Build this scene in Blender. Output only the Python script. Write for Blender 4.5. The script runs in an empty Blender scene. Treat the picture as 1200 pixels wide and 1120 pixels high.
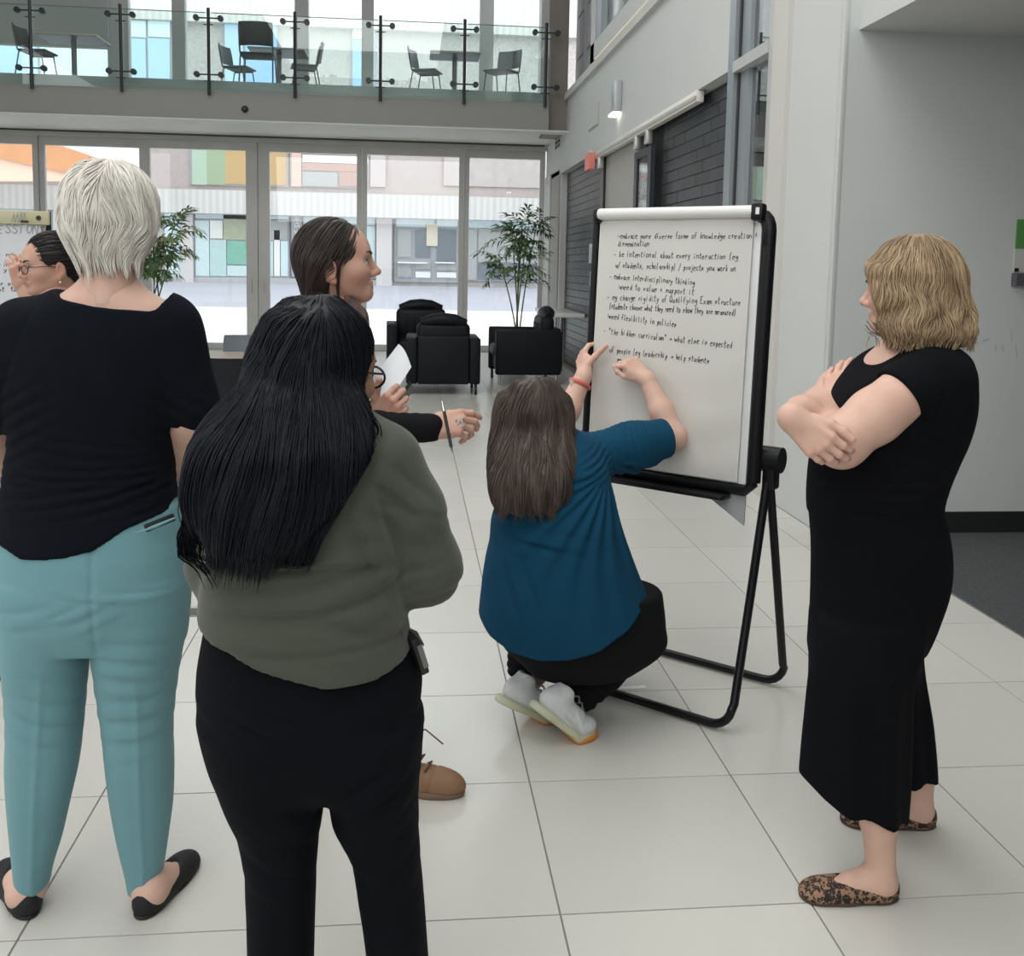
import bpy, bmesh, math, random
import numpy as np
from mathutils import Vector, Matrix
random.seed(7); np.random.seed(7)
scene = bpy.context.scene
COL = scene.collection

# ---------------------------------------------------------------- camera
F = 1172.0; PX, PY = 600.0, 433.0; H = 1.49
def _n(v):
    v = np.array(v, float); return v / np.linalg.norm(v)
_dY = _n([(480-PX)/F, (311-PY)/F, 1]); _dn = _n([(380-PX)/F, (11860-PY)/F, 1])
_up = _n(-(_dn - _dY*_dn.dot(_dY))); _X = _n(np.cross(-_up, _dY))
MC = np.array([_X, _dY, _up])            # camera (x right, y down, z forward) -> world
CAM = np.array([0, 0, H])
cam_data = bpy.data.cameras.new('camera'); cam = bpy.data.objects.new('camera', cam_data); COL.objects.link(cam)
cam_data.sensor_fit = 'HORIZONTAL'; cam_data.sensor_width = 36; cam_data.lens = 36*F/1200
cam_data.shift_x = 0; cam_data.shift_y = -(560-PY)/1200; cam_data.clip_start = .05; cam_data.clip_end = 300
_R = np.column_stack([MC[:, 0], -MC[:, 1], -MC[:, 2]])
_m = Matrix.Identity(4)
for i in range(3):
    for j in range(3): _m[i][j] = _R[i, j]
    _m[i][3] = CAM[i]
cam.matrix_world = _m
scene.camera = cam

# ---------------------------------------------------------------- light and exposure
scene.view_settings.view_transform = 'Standard'; scene.view_settings.look = 'None'
scene.view_settings.gamma = 1; scene.view_settings.use_curve_mapping = False
scene.view_settings.exposure = 0.0
world = bpy.data.worlds.new('sky'); scene.world = world; world.use_nodes = True
wb = world.node_tree.nodes['Background']; wb.inputs[0].default_value = (.93, .965, 1, 1); wb.inputs[1].default_value = 3.1
def area(name, loc, rot, sx, sy, power, color=(1, 1, 1)):
    l = bpy.data.lights.new(name, 'AREA'); l.shape = 'RECTANGLE'; l.size = sx; l.size_y = sy; l.energy = power; l.color = color
    o = bpy.data.objects.new(name, l); COL.objects.link(o); o.location = loc; o.rotation_euler = rot
    return o
area('overhead_fill_lamp', (-1.6, 3.0, 8.3), (0, 0, 0), 5.0, 12, 560, (1, .99, .965))  # added area light below the closed ceiling; stands in for an assumed skylight
area('side_fill_lamp', (-8.6, 2.0, 4.2), (0, math.radians(-90), 0), 4, 9, 170, (.95, .98, 1))  # added area light by the left wall, aimed across the hall as fill
area('rear_fill_lamp', (-1.5, -3.8, 4.0), (math.radians(78), 0, 0), 7, 3.5, 190, (1, .985, .96))  # added fill behind the camera for surfaces facing it; no window there

def ray(px, py): return MC @ np.array([(px-PX)/F, (py-PY)/F, 1.])
def aY(px, py, Y): d = ray(px, py); return CAM + d*(Y/d[1])
def aZ(px, py, z=0.): d = ray(px, py); return CAM + d*((z-H)/d[2])
def aX(px, py, x): d = ray(px, py); return CAM + d*(x/d[0])

# ---------------------------------------------------------------- materials
MATS = {}
def mat(name, col, rough=.5, metal=0., spec=.5, noise=None, bump=None, var=None, sheen=0., coat=0., emit=None, sss=0., attr=None, wave=None):
    """noise=(scale, amount, detail): value mottling; bump=(scale, strength, dist); var: second colour for noise;
    attr=(name, col2): mixes towards col2 by a float attribute of the mesh"""
    if name in MATS: return MATS[name]
    m = bpy.data.materials.new(name); m.use_nodes = True; nt = m.node_tree; N = nt.nodes; L = nt.links
    b = N['Principled BSDF']
    b.inputs['Base Color'].default_value = (*col, 1); b.inputs['Roughness'].default_value = rough
    b.inputs['Metallic'].default_value = metal; b.inputs['Specular IOR Level'].default_value = spec
    if sheen: b.inputs['Sheen Weight'].default_value = sheen
    if coat: b.inputs['Coat Weight'].default_value = coat; b.inputs['Coat Roughness'].default_value = .15
    if sss:
        b.inputs['Subsurface Weight'].default_value = sss; b.inputs['Subsurface Radius'].default_value = (.012, .005, .003)
        b.inputs['Subsurface Scale'].default_value = 1.0
    tc = N.new('ShaderNodeTexCoord'); cur = None
    if noise:
        nz = N.new('ShaderNodeTexNoise'); nz.inputs['Scale'].default_value = noise[0]; nz.inputs['Detail'].default_value = noise[2] if len(noise) > 2 else 4
        L.new(tc.outputs['Object'], nz.inputs['Vector'])
        mx = N.new('ShaderNodeMix'); mx.data_type = 'RGBA'
        c2 = var if var else tuple(min(1, c*(1-noise[1])) for c in col)
        mx.inputs[6].default_value = (*col, 1); mx.inputs[7].default_value = (*c2, 1)
        rp = N.new('ShaderNodeMapRange'); rp.inputs[1].default_value = .3; rp.inputs[2].default_value = .7
        L.new(nz.outputs[0], rp.inputs[0]); L.new(rp.outputs[0], mx.inputs[0]); cur = mx.outputs[2]
    if wave:   # (scale, amount, axis) fluted colouring
        wv = N.new('ShaderNodeTexWave'); wv.bands_direction = wave[2]; wv.inputs['Scale'].default_value = wave[0]; wv.inputs['Distortion'].default_value = .4
        L.new(tc.outputs['Object'], wv.inputs['Vector'])
        m3 = N.new('ShaderNodeMix'); m3.data_type = 'RGBA'; m3.blend_type = 'MULTIPLY'; m3.inputs[7].default_value = (1-wave[1],)*3 + (1,)
        if cur is None: m3.inputs[6].default_value = (*col, 1)
        else: L.new(cur, m3.inputs[6])
        L.new(wv.outputs[1], m3.inputs[0]); cur = m3.outputs[2]
    if attr:
        for an, c2 in ([attr] if isinstance(attr[0], str) else attr):
            at = N.new('ShaderNodeAttribute'); at.attribute_name = an
            m2 = N.new('ShaderNodeMix'); m2.data_type = 'RGBA'; m2.inputs[7].default_value = (*c2, 1)
            if cur is None: m2.inputs[6].default_value = (*col, 1)
            else: L.new(cur, m2.inputs[6])
            L.new(at.outputs['Fac'], m2.inputs[0]); cur = m2.outputs[2]
    if cur is not None: L.new(cur, b.inputs['Base Color'])
    if bump:
        bz = N.new('ShaderNodeTexNoise'); bz.inputs['Scale'].default_value = bump[0]; bz.inputs['Detail'].default_value = 3
        L.new(tc.outputs['Object'], bz.inputs['Vector'])
        bp = N.new('ShaderNodeBump'); bp.inputs['Strength'].default_value = bump[1]; bp.inputs['Distance'].default_value = bump[2] if len(bump) > 2 else .002
        L.new(bz.outputs[0], bp.inputs['Height']); L.new(bp.outputs[0], b.inputs['Normal'])
    if emit:
        b.inputs['Emission Color'].default_value = (*emit[:3], 1); b.inputs['Emission Strength'].default_value = emit[3]
    MATS[name] = m; return m
def glass_mat(name, tint=(1, 1, 1), refl=.06, rough=.0):
    if name in MATS: return MATS[name]
    m = bpy.data.materials.new(name); m.use_nodes = True; nt = m.node_tree; N = nt.nodes; L = nt.links
    N.remove(N['Principled BSDF']); out = N['Material Output']
    t = N.new('ShaderNodeBsdfTransparent'); t.inputs[0].default_value = (*tint, 1)
    g = N.new('ShaderNodeBsdfGlossy'); g.inputs['Roughness'].default_value = rough
    fr = N.new('ShaderNodeLayerWeight'); fr.inputs[0].default_value = .25
    mr = N.new('ShaderNodeMapRange'); mr.inputs[3].default_value = refl; mr.inputs[4].default_value = .6
    L.new(fr.outputs['Fresnel'], mr.inputs[0])
    mx = N.new('ShaderNodeMixShader'); L.new(mr.outputs[0], mx.inputs[0]); L.new(t.outputs[0], mx.inputs[1]); L.new(g.outputs[0], mx.inputs[2])
    L.new(mx.outputs[0], out.inputs[0]); MATS[name] = m; return m

# ---------------------------------------------------------------- mesh helpers
def link(name, me, material=None, parent=None, loc=None):
    o = bpy.data.objects.new(name, me); COL.objects.link(o)
    if material is not None and me is not None and not me.materials: me.materials.append(material)
    if parent is not None: o.parent = parent
    if loc is not None: o.location = loc
    return o
def tag(o, label=None, cat=None, group=None, kind=None):
    if label: o['label'] = label
    if cat: o['category'] = cat
    if group: o['group'] = group
    if kind: o['kind'] = kind
    return o
def empty(name, loc=(0, 0, 0), rz=0, label=None, cat=None, group=None, kind=None):
    o = bpy.data.objects.new(name, None); COL.objects.link(o); o.location = loc; o.rotation_euler = (0, 0, rz); o.empty_display_size = .1
    return tag(o, label, cat, group, kind)
def copy_tree(o, parent=None):
    c = o.copy(); COL.objects.link(c); c.parent = parent
    for ch in list(o.children): copy_tree(ch, c)
    return c

class MB:
    """collects solids of ONE part; build() links them as one mesh object"""
    def __init__(s): s.v = []; s.f = []
    def add(s, v, f):
        k = len(s.v); s.v += [tuple(map(float, p)) for p in v]; s.f += [tuple(i+k for i in q) for q in f]; return s
    def box(s, x0, x1, y0, y1, z0, z1, M=None, bev=0.):
        if bev <= 0:
            v = [(x, y, z) for x in (x0, x1) for y in (y0, y1) for z in (z0, z1)]
            f = [(0, 1, 3, 2), (4, 6, 7, 5), (0, 4, 5, 1), (2, 3, 7, 6), (0, 2, 6, 4), (1, 5, 7, 3)]
        else:
            bm = bmesh.new(); bmesh.ops.create_cube(bm, size=1)
            for p in bm.verts: p.co = ((x0+x1)/2+p.co.x*(x1-x0), (y0+y1)/2+p.co.y*(y1-y0), (z0+z1)/2+p.co.z*(z1-z0))
            bmesh.ops.bevel(bm, geom=list(bm.edges), offset=bev, segments=3 if bev > .01 else 2, profile=.5, affect='EDGES')
            bm.verts.index_update(); v = [tuple(p.co) for p in bm.verts]; f = [tuple(q.index for q in g.verts) for g in bm.faces]; bm.free()
        if M is not None: v = [tuple(M @ Vector(p)) for p in v]
        return s.add(v, f)
    def tube(s, pts, r, n=8, closed=False, flat=None):
        pts = [Vector(p) for p in pts]; m = len(pts); rr = r if hasattr(r, '__len__') else [r]*m
        V = []; Fc = []; prev = None
        for i in range(m):
            if closed: t = pts[(i+1) % m]-pts[i-1]
            else: t = pts[min(i+1, m-1)]-pts[max(i-1, 0)]
            t.normalize()
            if prev is None:
                a = Vector((0, 0, 1)) if abs(t.z) < .9 else Vector((1, 0, 0)); u = t.cross(a).normalized()
            else: u = (prev - t*prev.dot(t)).normalized()
            prev = u; w = t.cross(u)
            for k in range(n):
                an = 2*math.pi*k/n; V.append(pts[i]+(u*math.cos(an)+w*math.sin(an)*(flat or 1))*rr[i])
        for i in range(m if closed else m-1):
            for k in range(n):
                a = i*n+k; b = i*n+(k+1) % n; j = ((i+1) % m)*n
                Fc.append((a, b, j+(k+1) % n, j+k))
        if not closed: Fc.append(tuple(range(n-1, -1, -1))); Fc.append(tuple((m-1)*n+k for k in range(n)))
        return s.add(V, Fc)
    def prism(s, poly, axis, d0, d1):
        """poly of 2D points extruded along axis 'x','y','z'"""
        def P(a, b, d): return {'x': (d, a, b), 'y': (a, d, b), 'z': (a, b, d)}[axis]
        n = len(poly); v = [P(a, b, d0) for a, b in poly]+[P(a, b, d1) for a, b in poly]
        f = [tuple(range(n-1, -1, -1)), tuple(range(n, 2*n))]+[(i, (i+1) % n, n+(i+1) % n, n+i) for i in range(n)]
        return s.add(v, f)
    def lathe(s, prof, n=20, c=(0, 0, 0)):
        V = []; Fc = []
        for r, z in prof:
            for k in range(n): V.append((c[0]+r*math.cos(2*math.pi*k/n), c[1]+r*math.sin(2*math.pi*k/n), c[2]+z))
        for i in range(len(prof)-1):
            for k in range(n): Fc.append((i*n+k, i*n+(k+1) % n, (i+1)*n+(k+1) % n, (i+1)*n+k))
        Fc.append(tuple(range(n-1, -1, -1))); Fc.append(tuple((len(prof)-1)*n+k for k in range(n)))
        return s.add(V, Fc)
    def mesh(s, name, smooth=False):
        me = bpy.data.meshes.new(name); me.from_pydata(s.v, [], s.f); me.validate()
        bm = bmesh.new(); bm.from_mesh(me); bmesh.ops.recalc_face_normals(bm, faces=bm.faces); bm.to_mesh(me); bm.free()
        if smooth:
            me.polygons.foreach_set('use_smooth', [True]*len(me.polygons))
            try: me.set_sharp_from_angle(angle=math.radians(40))
            except Exception: pass
        return me
    def build(s, name, material, parent=None, smooth=False, loc=None):
        return link(name, s.mesh(name, smooth), material, parent, loc)
def bx(name, material, parent, x0, x1, y0, y1, z0, z1, bev=0., **kw):
    return MB().box(x0, x1, y0, y1, z0, z1, bev=bev).build(name, material, parent, smooth=bev > 0, **kw)
def struct(o): o['kind'] = 'structure'; return o
# ================================================================ THE SETTING
TS = .6025; GX = .361; GY = 2.154          # tile module and grid origin (a joint crossing)
XW = 2.36                                   # right hand wall plane
YF = 17.55                                  # glazed facade plane
YB = 15.2                                   # balcony edge
M_grout = mat('grout', (.22, .215, .2), .9)
def tile_material():
    m = mat('porcelain_tile', (.635, .625, .585), .24, spec=.45, noise=(.8, .035, 3))
    nt = m.node_tree; N = nt.nodes; L = nt.links; b = N['Principled BSDF']
    oi = N.new('ShaderNodeObjectInfo'); mr = N.new('ShaderNodeMapRange'); mr.inputs[3].default_value = .95; mr.inputs[4].default_value = 1.03
    L.new(oi.outputs['Random'], mr.inputs[0])
    src = b.inputs['Base Color'].links[0].from_socket
    vm = N.new('ShaderNodeVectorMath'); vm.operation = 'SCALE'; L.new(src, vm.inputs[0]); L.new(mr.outputs[0], vm.inputs['Scale']); L.new(vm.outputs[0], b.inputs['Base Color'])
    return m
M_tile = tile_material()
fl = struct(bx('floor', M_grout, None, -9, 2.55, -4, YF, -.12, -.003))
tag(fl, 'grey grout bed under large pale square floor tiles', 'floor')
g = .0022
tile_me = MB().box(g, TS-g, g, TS-g, -.012, 0, bev=.0012).mesh('tile', False)
part_me = MB().box(g, 2.55-(GX+3*TS)-g, g, TS-g, -.012, 0, bev=.0012).mesh('tile_cut', False)
part2_me = MB().box(g, XW-.004-(GX+3*TS)-g, g, TS-g, -.012, 0).mesh('tile_cut_narrow', False)
rest = MB(); ntile = 0
for j in range(-3, 26):
    y0 = GY+j*TS
    if y0 > YF-.05: continue
    for i in range(-15, 4):
        x0 = GX+i*TS; ym = y0+TS/2
        vis = y0 > .9 and ym < 10.2 and x0+TS > -.62*ym-.9+ .05*0 and x0 < .62*ym+.6
        wide = TS if i < 3 else ((2.55 if y0+TS < 5.5 else XW-.004)-x0)
        if i == 3 and not (y0+TS < 5.5): me_ = part2_me
        else: me_ = tile_me if i < 3 else part_me
        if vis and ntile < 300:
            link('tile', me_, M_tile, fl, (x0, y0, 0)); ntile += 1
        else:
            rest.box(x0+g, x0+wide-g, y0+g, min(y0+TS-g, YF-.01), -.012, 0)
tag(rest.build('distant_tiles', M_tile, fl), kind='stuff')
M_carpet = mat('carpet', (.085, .088, .094), .95, noise=(60, .5, 6), var=(.05, .052, .056), bump=(300, .5, .004))
struct(tag(bx('floor_carpet', M_carpet, None, 2.55, 9, -4, 5.42, -.12, .002), 'dark grey carpet of the side corridor', 'carpet'))
struct(tag(bx('trim_1', mat('steel_edge', (.5, .5, .5), .35, 1), None, 2.545, 2.556, -4, 5.42, -.02, .004), 'thin metal strip between tiles and carpet', 'trim'))

M_white = mat('wall_paint', (.62, .63, .62), .7, noise=(1.5, .03, 3), bump=(180, .03, .001))
M_warm = mat('warm_paint', (.62, .605, .575), .7, noise=(1.5, .03, 3))
M_cool = mat('cool_paint', (.66, .69, .685), .65, noise=(1.2, .06, 4), bump=(180, .03, .001))
M_alu = mat('aluminium', (.56, .555, .54), .45, .25, noise=(3, .08))
M_alud = mat('aluminium_blue', (.33, .36, .385), .4, .5)
M_taupe = mat('taupe_panel', (.36, .335, .31), .6, noise=(2, .06))
M_black = mat('black_metal', (.012, .013, .015), .38)
M_glass = glass_mat('clear_glass', (.96, .985, .98), .03)
M_railglass = glass_mat('rail_glass', (.90, .96, .945), .05)
M_dglass = glass_mat('door_glass', (.93, .955, .95), .04)

# ---- corridor at the right: front-facing wall, ceiling block, baseboard
YW = 5.42
sc = aY(1007, 35, YW)
w = struct(tag(MB().box(XW+.0015, 9, YW, YW+.2, 0, 8).build('wall_corridor', M_cool, None), 'cool grey wall facing the camera at the corridor end', 'wall'))
struct(tag(MB().box(sc[0], 9, -4, YW, sc[2], 8).build('ceiling_corridor', M_white, None), 'low white ceiling block over the side corridor', 'ceiling'))
struct(tag(bx('baseboard_corridor', mat('black_rubber', (.015, .016, .018), .5), None, XW-.012, 9, YW-.014, YW+.0, .003, .125), 'black rubber baseboard along the corridor wall', 'baseboard'))
struct(tag(bx('wall_far_corridor', M_white, None, 8.9, 9, -4, YW, 0, 8), 'white end wall of the side corridor', 'wall'))
# scuffs on the wall: small grey marks
sm = empty('wall_scuff_marks', tuple(aY(1165, 408, YW)), 0, 'faint grey scuff marks on the corridor wall beside the person with crossed arms', 'scuff marks')
for (a, b_, c_, d_) in [(1143, 402, 1147, 401), (1152, 399, 1160, 397), (1166, 404, 1167, 412), (1174, 405, 1176, 412), (1184, 385, 1185, 400), (1190, 402, 1192, 420)]:
    p = aY(a, b_, YW-.002)-np.array(sm.location); q = aY(c_, d_, YW-.002)-np.array(sm.location)
    MB().tube([p, q], .0016, 5).build('scuff', mat('scuff', (.42, .43, .42), .8), sm)

# ---- right hand wall with bulkhead, brick, frames
wr = struct(empty('wall_right', (XW, 5.5, 0), 0, 'long white and dark brick wall running back along the right', 'wall'))
def wpart(name, m, x0, x1, y0, y1, z0, z1, bev=0.):
    return MB().box(x0-XW, x1-XW, y0-5.5, y1-5.5, z0, z1, bev=bev).build(name, m, wr, smooth=bev > 0)
wpart('pillar', M_white, XW, XW+.3, YW+.004, 6.2, 0, 8)
wpart('corner_bead', M_white, XW-.006, XW+.02, YW-.004, YW+.05, .125, 8, .003)
wpart('column_strip', M_warm, XW-.03, XW+.3, 6.2, 6.46, 0, 8)
wpart('bulkhead', M_white, XW, XW+.5, 7.42, YF, 2.98, 4.02)
wpart('bulkhead_lip', M_warm, XW-.05, XW+.5, 7.42, 16.4, 4.02, 4.12)
wpart('backing_block', mat('mortar_dark', (.042, .044, .048), .9), XW+.135, XW+.5, 7.42, YF, 0, 2.98)
cove = wpart('cove_light', mat('cove_glow', (1, .9, .78), .5, emit=(1, .82, .62, 2.2)), XW+.03, XW+.06, 8.0, 13.3, 4.125, 4.145)
wpart('upper_wall', M_white, XW+.0, XW+.4, 7.42, 13.45, 4.2, 4.42)
wpart('upper_pier', M_white, XW+.0, XW+.4, 13.2, 13.45, 4.2, 8)
wpart('upper_spandrel', M_white, XW+.0, XW+.4, 7.42, 13.45, 5.9, 8)
wpart('upper_back_panel', mat('pale_lilac', (.50, .48, .50), .6), XW+.25, XW+.4, 13.45, 16.2, 4.0, 8)
for zz in (4.75, 5.4): wpart('panel_joint', M_taupe, XW+.235, XW+.26, 13.5, 16.0, zz, zz+.012)
wpart('panel_stile', M_alud, XW+.2, XW+.26, 15.1, 15.25, 4.0, 8)
wpart('upper_column', mat('brown_column', (.21, .185, .165), .6), 2.06, 2.36, 15.35, 16.3, 3.56, 8)
# upper window in the right wall
uw = struct(empty('window_1', (XW, 7.5, 4.42), 0, 'upper interior window with grey frame above the bulkhead', 'window'))
def upart(name, m, x0, x1, y0, y1, z0, z1): return MB().box(x0-XW, x1-XW, y0-7.5, y1-7.5, z0-4.42, z1-4.42).build(name, m, uw)
upart('frame', M_alud, XW+.02, XW+.16, 12.85, 13.2, 4.42, 5.9)
upart('sill', M_taupe, XW+.02, XW+.2, 7.42, 13.2, 4.42, 4.45)
upart('pane', M_glass, XW+.1, XW+.11, 7.5, 12.85, 4.45, 5.9)
upart('blind', mat('blind_green', (.50, .56, .53), .7), XW+.3, XW+.32, 7.5, 12.85, 4.45, 5.9)
# tall glazed screen beside the pillar
tw = struct(empty('window_2', (XW, 6.46, 0), 0, 'tall narrow grey framed window between pillar and brick', 'window'))
def tpart(name, m, x0, x1, y0, y1, z0, z1): return MB().box(x0-XW, x1-XW, y0-6.46, y1-6.46, z0, z1).build(name, m, tw)
tpart('stile', M_alu, XW-.02, XW+.12, 6.46, 6.56, 0, 8)
tpart('stile', M_alud, XW-.02, XW+.12, 7.28, 7.42, 0, 8)
tpart('mullion', M_alud, XW+.02, XW+.10, 7.06, 7.24, 0, 8)
tpart('glazing_bead', M_black, XW+.01, XW+.11, 7.24, 7.28, 0, 8)
tpart('transom', M_alu, XW-.03, XW+.12, 6.56, 7.28, 2.93, 3.01)
tpart('pane', glass_mat('screen_glass', (.7, .74, .75), .34), XW+.05, XW+.06, 6.56, 7.06, .05, 2.93)
tpart('pane', glass_mat('screen_glass', (.7, .74, .75), .34), XW+.05, XW+.06, 6.56, 7.06, 3.01, 8)
# surfaces behind the pane: grey room wall, ledge and window strip
rb = struct(empty('wall_side_room', (4.4, 6.4, 0), 0, 'pale room behind the tall narrow window', 'wall'))
def rpart(name, m, x0, x1, y0, y1, z0, z1): return MB().box(x0-4.4, x1-4.4, y0-6.4, y1-6.4, z0, z1).build(name, m, rb)
rpart('back_wall', mat('room_grey', (.46, .47, .48), .7), 3.9, 4.0, 5.7, 12.5, 0, 4.2)
rpart('white_panel', M_white, 3.86, 3.9, 5.7, 12.4, 0, 2.1)
rpart('wood_ledge', mat('ledge_wood', (.62, .42, .3), .5), 3.8, 3.9, 5.7, 12.4, 2.1, 2.15)
rpart('rail', M_white, 3.82, 3.9, 5.7, 12.4, 2.5, 2.53)
rpart('high_window', mat('room_window', (.5, .56, .6), .3), 3.86, 3.9, 5.7, 12.4, 3.0, 4.0)
rpart('window_bar', M_alud, 3.83, 3.88, 5.7, 12.4, 3.35, 3.42)
# dark brick, near field: each block a piece
def brick_material():
    m = mat('dark_block', (.032, .035, .042), .42, noise=(7, .35, 5), bump=(50, .25, .002)); nt = m.node_tree; N = nt.nodes; L = nt.links; b = N['Principled BSDF']
    oi = N.new('ShaderNodeObjectInfo'); mr = N.new('ShaderNodeMapRange'); mr.inputs[3].default_value = .7; mr.inputs[4].default_value = 1.5
    L.new(oi.outputs['Random'], mr.inputs[0]); src = b.inputs['Base Color'].links[0].from_socket
    vm = N.new('ShaderNodeVectorMath'); vm.operation = 'SCALE'; L.new(src, vm.inputs[0]); L.new(mr.outputs[0], vm.inputs['Scale']); L.new(vm.outputs[0], b.inputs['Base Color'])
    return m
M_brick = brick_material()
BL, BH, BG = .395, .105, .006
bm_full = MB().box(0, .022, 0, BL-BG, 0, BH-BG, bev=.002).mesh('brick')
bm_half = MB().box(0, .022, 0, BL/2-BG, 0, BH-BG, bev=.002).mesh('brick_half')
nb = 0
for r in range(28):
    z = .02+r*BH; off = 0 if r % 2 else BL/2; y = 7.44
    if r % 2 == 0: link('brick', bm_half, M_brick, wr, (.112, y-5.5, z)); y += BL/2
    while y < 9.75:
        o = link('brick', bm_full if y+BL < 9.85 else bm_half, M_brick, wr, (.112+random.uniform(-.002, .002), y-5.5, z)); y += BL; nb += 1
far = MB()
for r in range(28):
    z = .02+r*BH; y = 12.75 - (0 if r % 2 else BL/2)
    while y < 15.9:
        far.box(.112, .136, max(y, 12.75)-5.5, min(y+BL-BG, 15.95)-5.5, z, z+BH-BG); y += BL
tag(far.build('far_brick_field', M_brick, wr), kind='stuff')
wpart('dividing_post', M_black, XW+.05, XW+.16, 12.55, 12.75, 0, 2.98)
wpart('taupe_panel', mat('satin_taupe', (.40, .385, .365), .45), XW+.08, XW+.16, 10.65, 12.55, 0, 2.98)
wpart('end_column', M_taupe, XW-.0, XW+.16, 16.0, 16.9, 0, 3.05)
wpart('end_column_edge', M_white, XW+.02, XW+.16, 15.88, 16.0, 0, 3.0)
wpart('corner_return', M_white, XW-.02, XW+.16, 16.9, YF, 0, 3.05)
# sliding glass door on its track
dt = empty('sliding_door_track', (XW, 7.9, 2.9), 0, 'white wall mounted sliding door track under the bulkhead', 'track')
MB().box(-.02, .05, .35, 5.3, -.02, .075, bev=.008).build('rail', mat('track_white', (.8, .77, .72), .4), dt, True)
MB().box(-.03, -.018, .35, 5.3, .0, .03).build('rail_lip', mat('track_shadow', (.5, .48, .45), .4), dt)
for yy in (2.05, 2.55, 4.6): MB().box(-.03, .04, yy, yy+.09, -.16, -.02, bev=.01).build('hanger', mat('hanger_steel', (.55, .55, .53), .35, .7), dt, True)
sd = empty('sliding_glass_door', (XW, 9.85, 0), 0, 'black framed sliding glass door hanging before the dark brick', 'door')
for (a, b_) in ((0, .13), (.62, .74)): MB().box(.0, .045, a, b_, .02, 2.72).build('stile', mat('frame_navy', (.02, .026, .036), .4), sd)
for (a, b_) in ((.02, .14), (2.64, 2.72)): MB().box(.0, .045, .13, .62, a, b_).build('rail', mat('frame_navy', (.02, .026, .036), .4), sd)
MB().box(.015, .025, .13, .62, .14, 2.64).build('pane', glass_mat('frosted', (.8, .86, .84), .25, .05), sd)
bx('handle', M_alu, sd, -.03, 0, .02, .05, .9, 1.3)
# small wall fittings
vn = empty('wall_vent', tuple(aX(654, 166, XW-.002)), 0, 'small square grille on the bulkhead near the balcony', 'vent')
bx('vent_frame', M_warm, vn, -.01, 0, -.36, .36, -.12, .12)
for k in range(2):
    for kk in range(3): bx('vent_slot', mat('slot_dark', (.06, .055, .05), .8), vn, -.014, -.006, -.26+k*.28, -.04+k*.28, -.1+kk*.07, -.05+kk*.07)
pl = empty('wall_plaque', tuple(aX(696, 137, XW-.002)), 0, 'framed square white speaker panel on the bulkhead', 'plaque')
bx('plaque_rim', mat('rim_grey', (.5, .5, .48), .5), pl, -.012, 0, -.34, .34, -.14, .14); bx('plaque_face', M_warm, pl, -.02, -.008, -.31, .31, -.125, .125)
wl = empty('wall_light', tuple(aX(727, 114, XW-.002)), 0, 'slim grey up-and-down wall light on the bulkhead', 'light')
bx('housing', mat('light_grey_metal', (.47, .5, .52), .4, .4), wl, -.09, 0, -.09, .09, -.17, .17, .01); bx('lens', mat('lamp_lens', (1, .96, .9), .4, emit=(1, .94, .85, 3)), wl, -.10, -.01, -.06, .16, -.205, -.175)
ex = empty('exit_sign', tuple(aX(696, 187, XW-.01)), 0, 'small red exit sign hanging under the bulkhead', 'sign')
bx('sign_box', mat('exit_red', (.62, .19, .16), .4, emit=(1, .25, .18, .12)), ex, -.09, -.02, -.17, .17, -.13, .07); bx('bracket', M_white, ex, -.07, -.04, -.02, .02, .07, .12)
ct = empty('wall_counter', (XW, 14.9, .0), 0, 'white wall mounted counter shelf beyond the armchairs', 'counter')
MB().box(-.36, .1, -1.0, 1.0, .80, .86, bev=.01).build('counter_top', mat('counter_white', (.74, .74, .72), .3), ct, True)
for yy in (-.8, .8): MB().tube([(-.2, yy, 0.01), (-.2, yy, .8)], .025, 10).build('leg', mat('chrome', (.6, .6, .6), .2, 1), ct, True)
for (n_, p_, sz) in (('white switch plate high on the dark far brick', (693, 297), .13), ('lower black and white outlet plate on far brick', (694, 327), .1)):
    q = aX(*p_, XW+.1); s_ = empty('switch_plate', tuple(q), 0, n_, 'switch')
    bx('plate', mat('plate_white', (.75, .75, .73), .4), s_, -.012, 0, -.12, .12, -sz, sz)
    bx('rocker', M_black if sz < .12 else M_warm, s_, -.018, -.01, -.04, .05, -sz*.6, sz*.6)
# green and white notice at the frame edge
ng = aY(1191, 257, YW-.004); gs = empty('wall_notice', (ng[0], YW-.004, ng[2]), 0, 'green and white notice holder on the corridor wall', 'notice')
sx = .22
bx('green_header', mat('notice_green', (.11, .32, .09), .5), gs, 0.004, sx, -.008, 0, -.165, 0)
bx('paper', mat('notice_paper', (.62, .62, .6), .6), gs, 0.0, sx, -.006, 0, -.30, -.165)
bx('print_block', M_black, gs, .006, .03, -.009, -.004, -.295, -.275); bx('leaf_mark', mat('notice_leaf', (.5, .62, .4), .5), gs, .05, .085, -.011, -.006, -.1, -.07)
bx('tray', mat('tray_grey', (.1, .1, .115), .5), gs, -.005, sx, -.05, 0, -.375, -.305)

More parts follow.
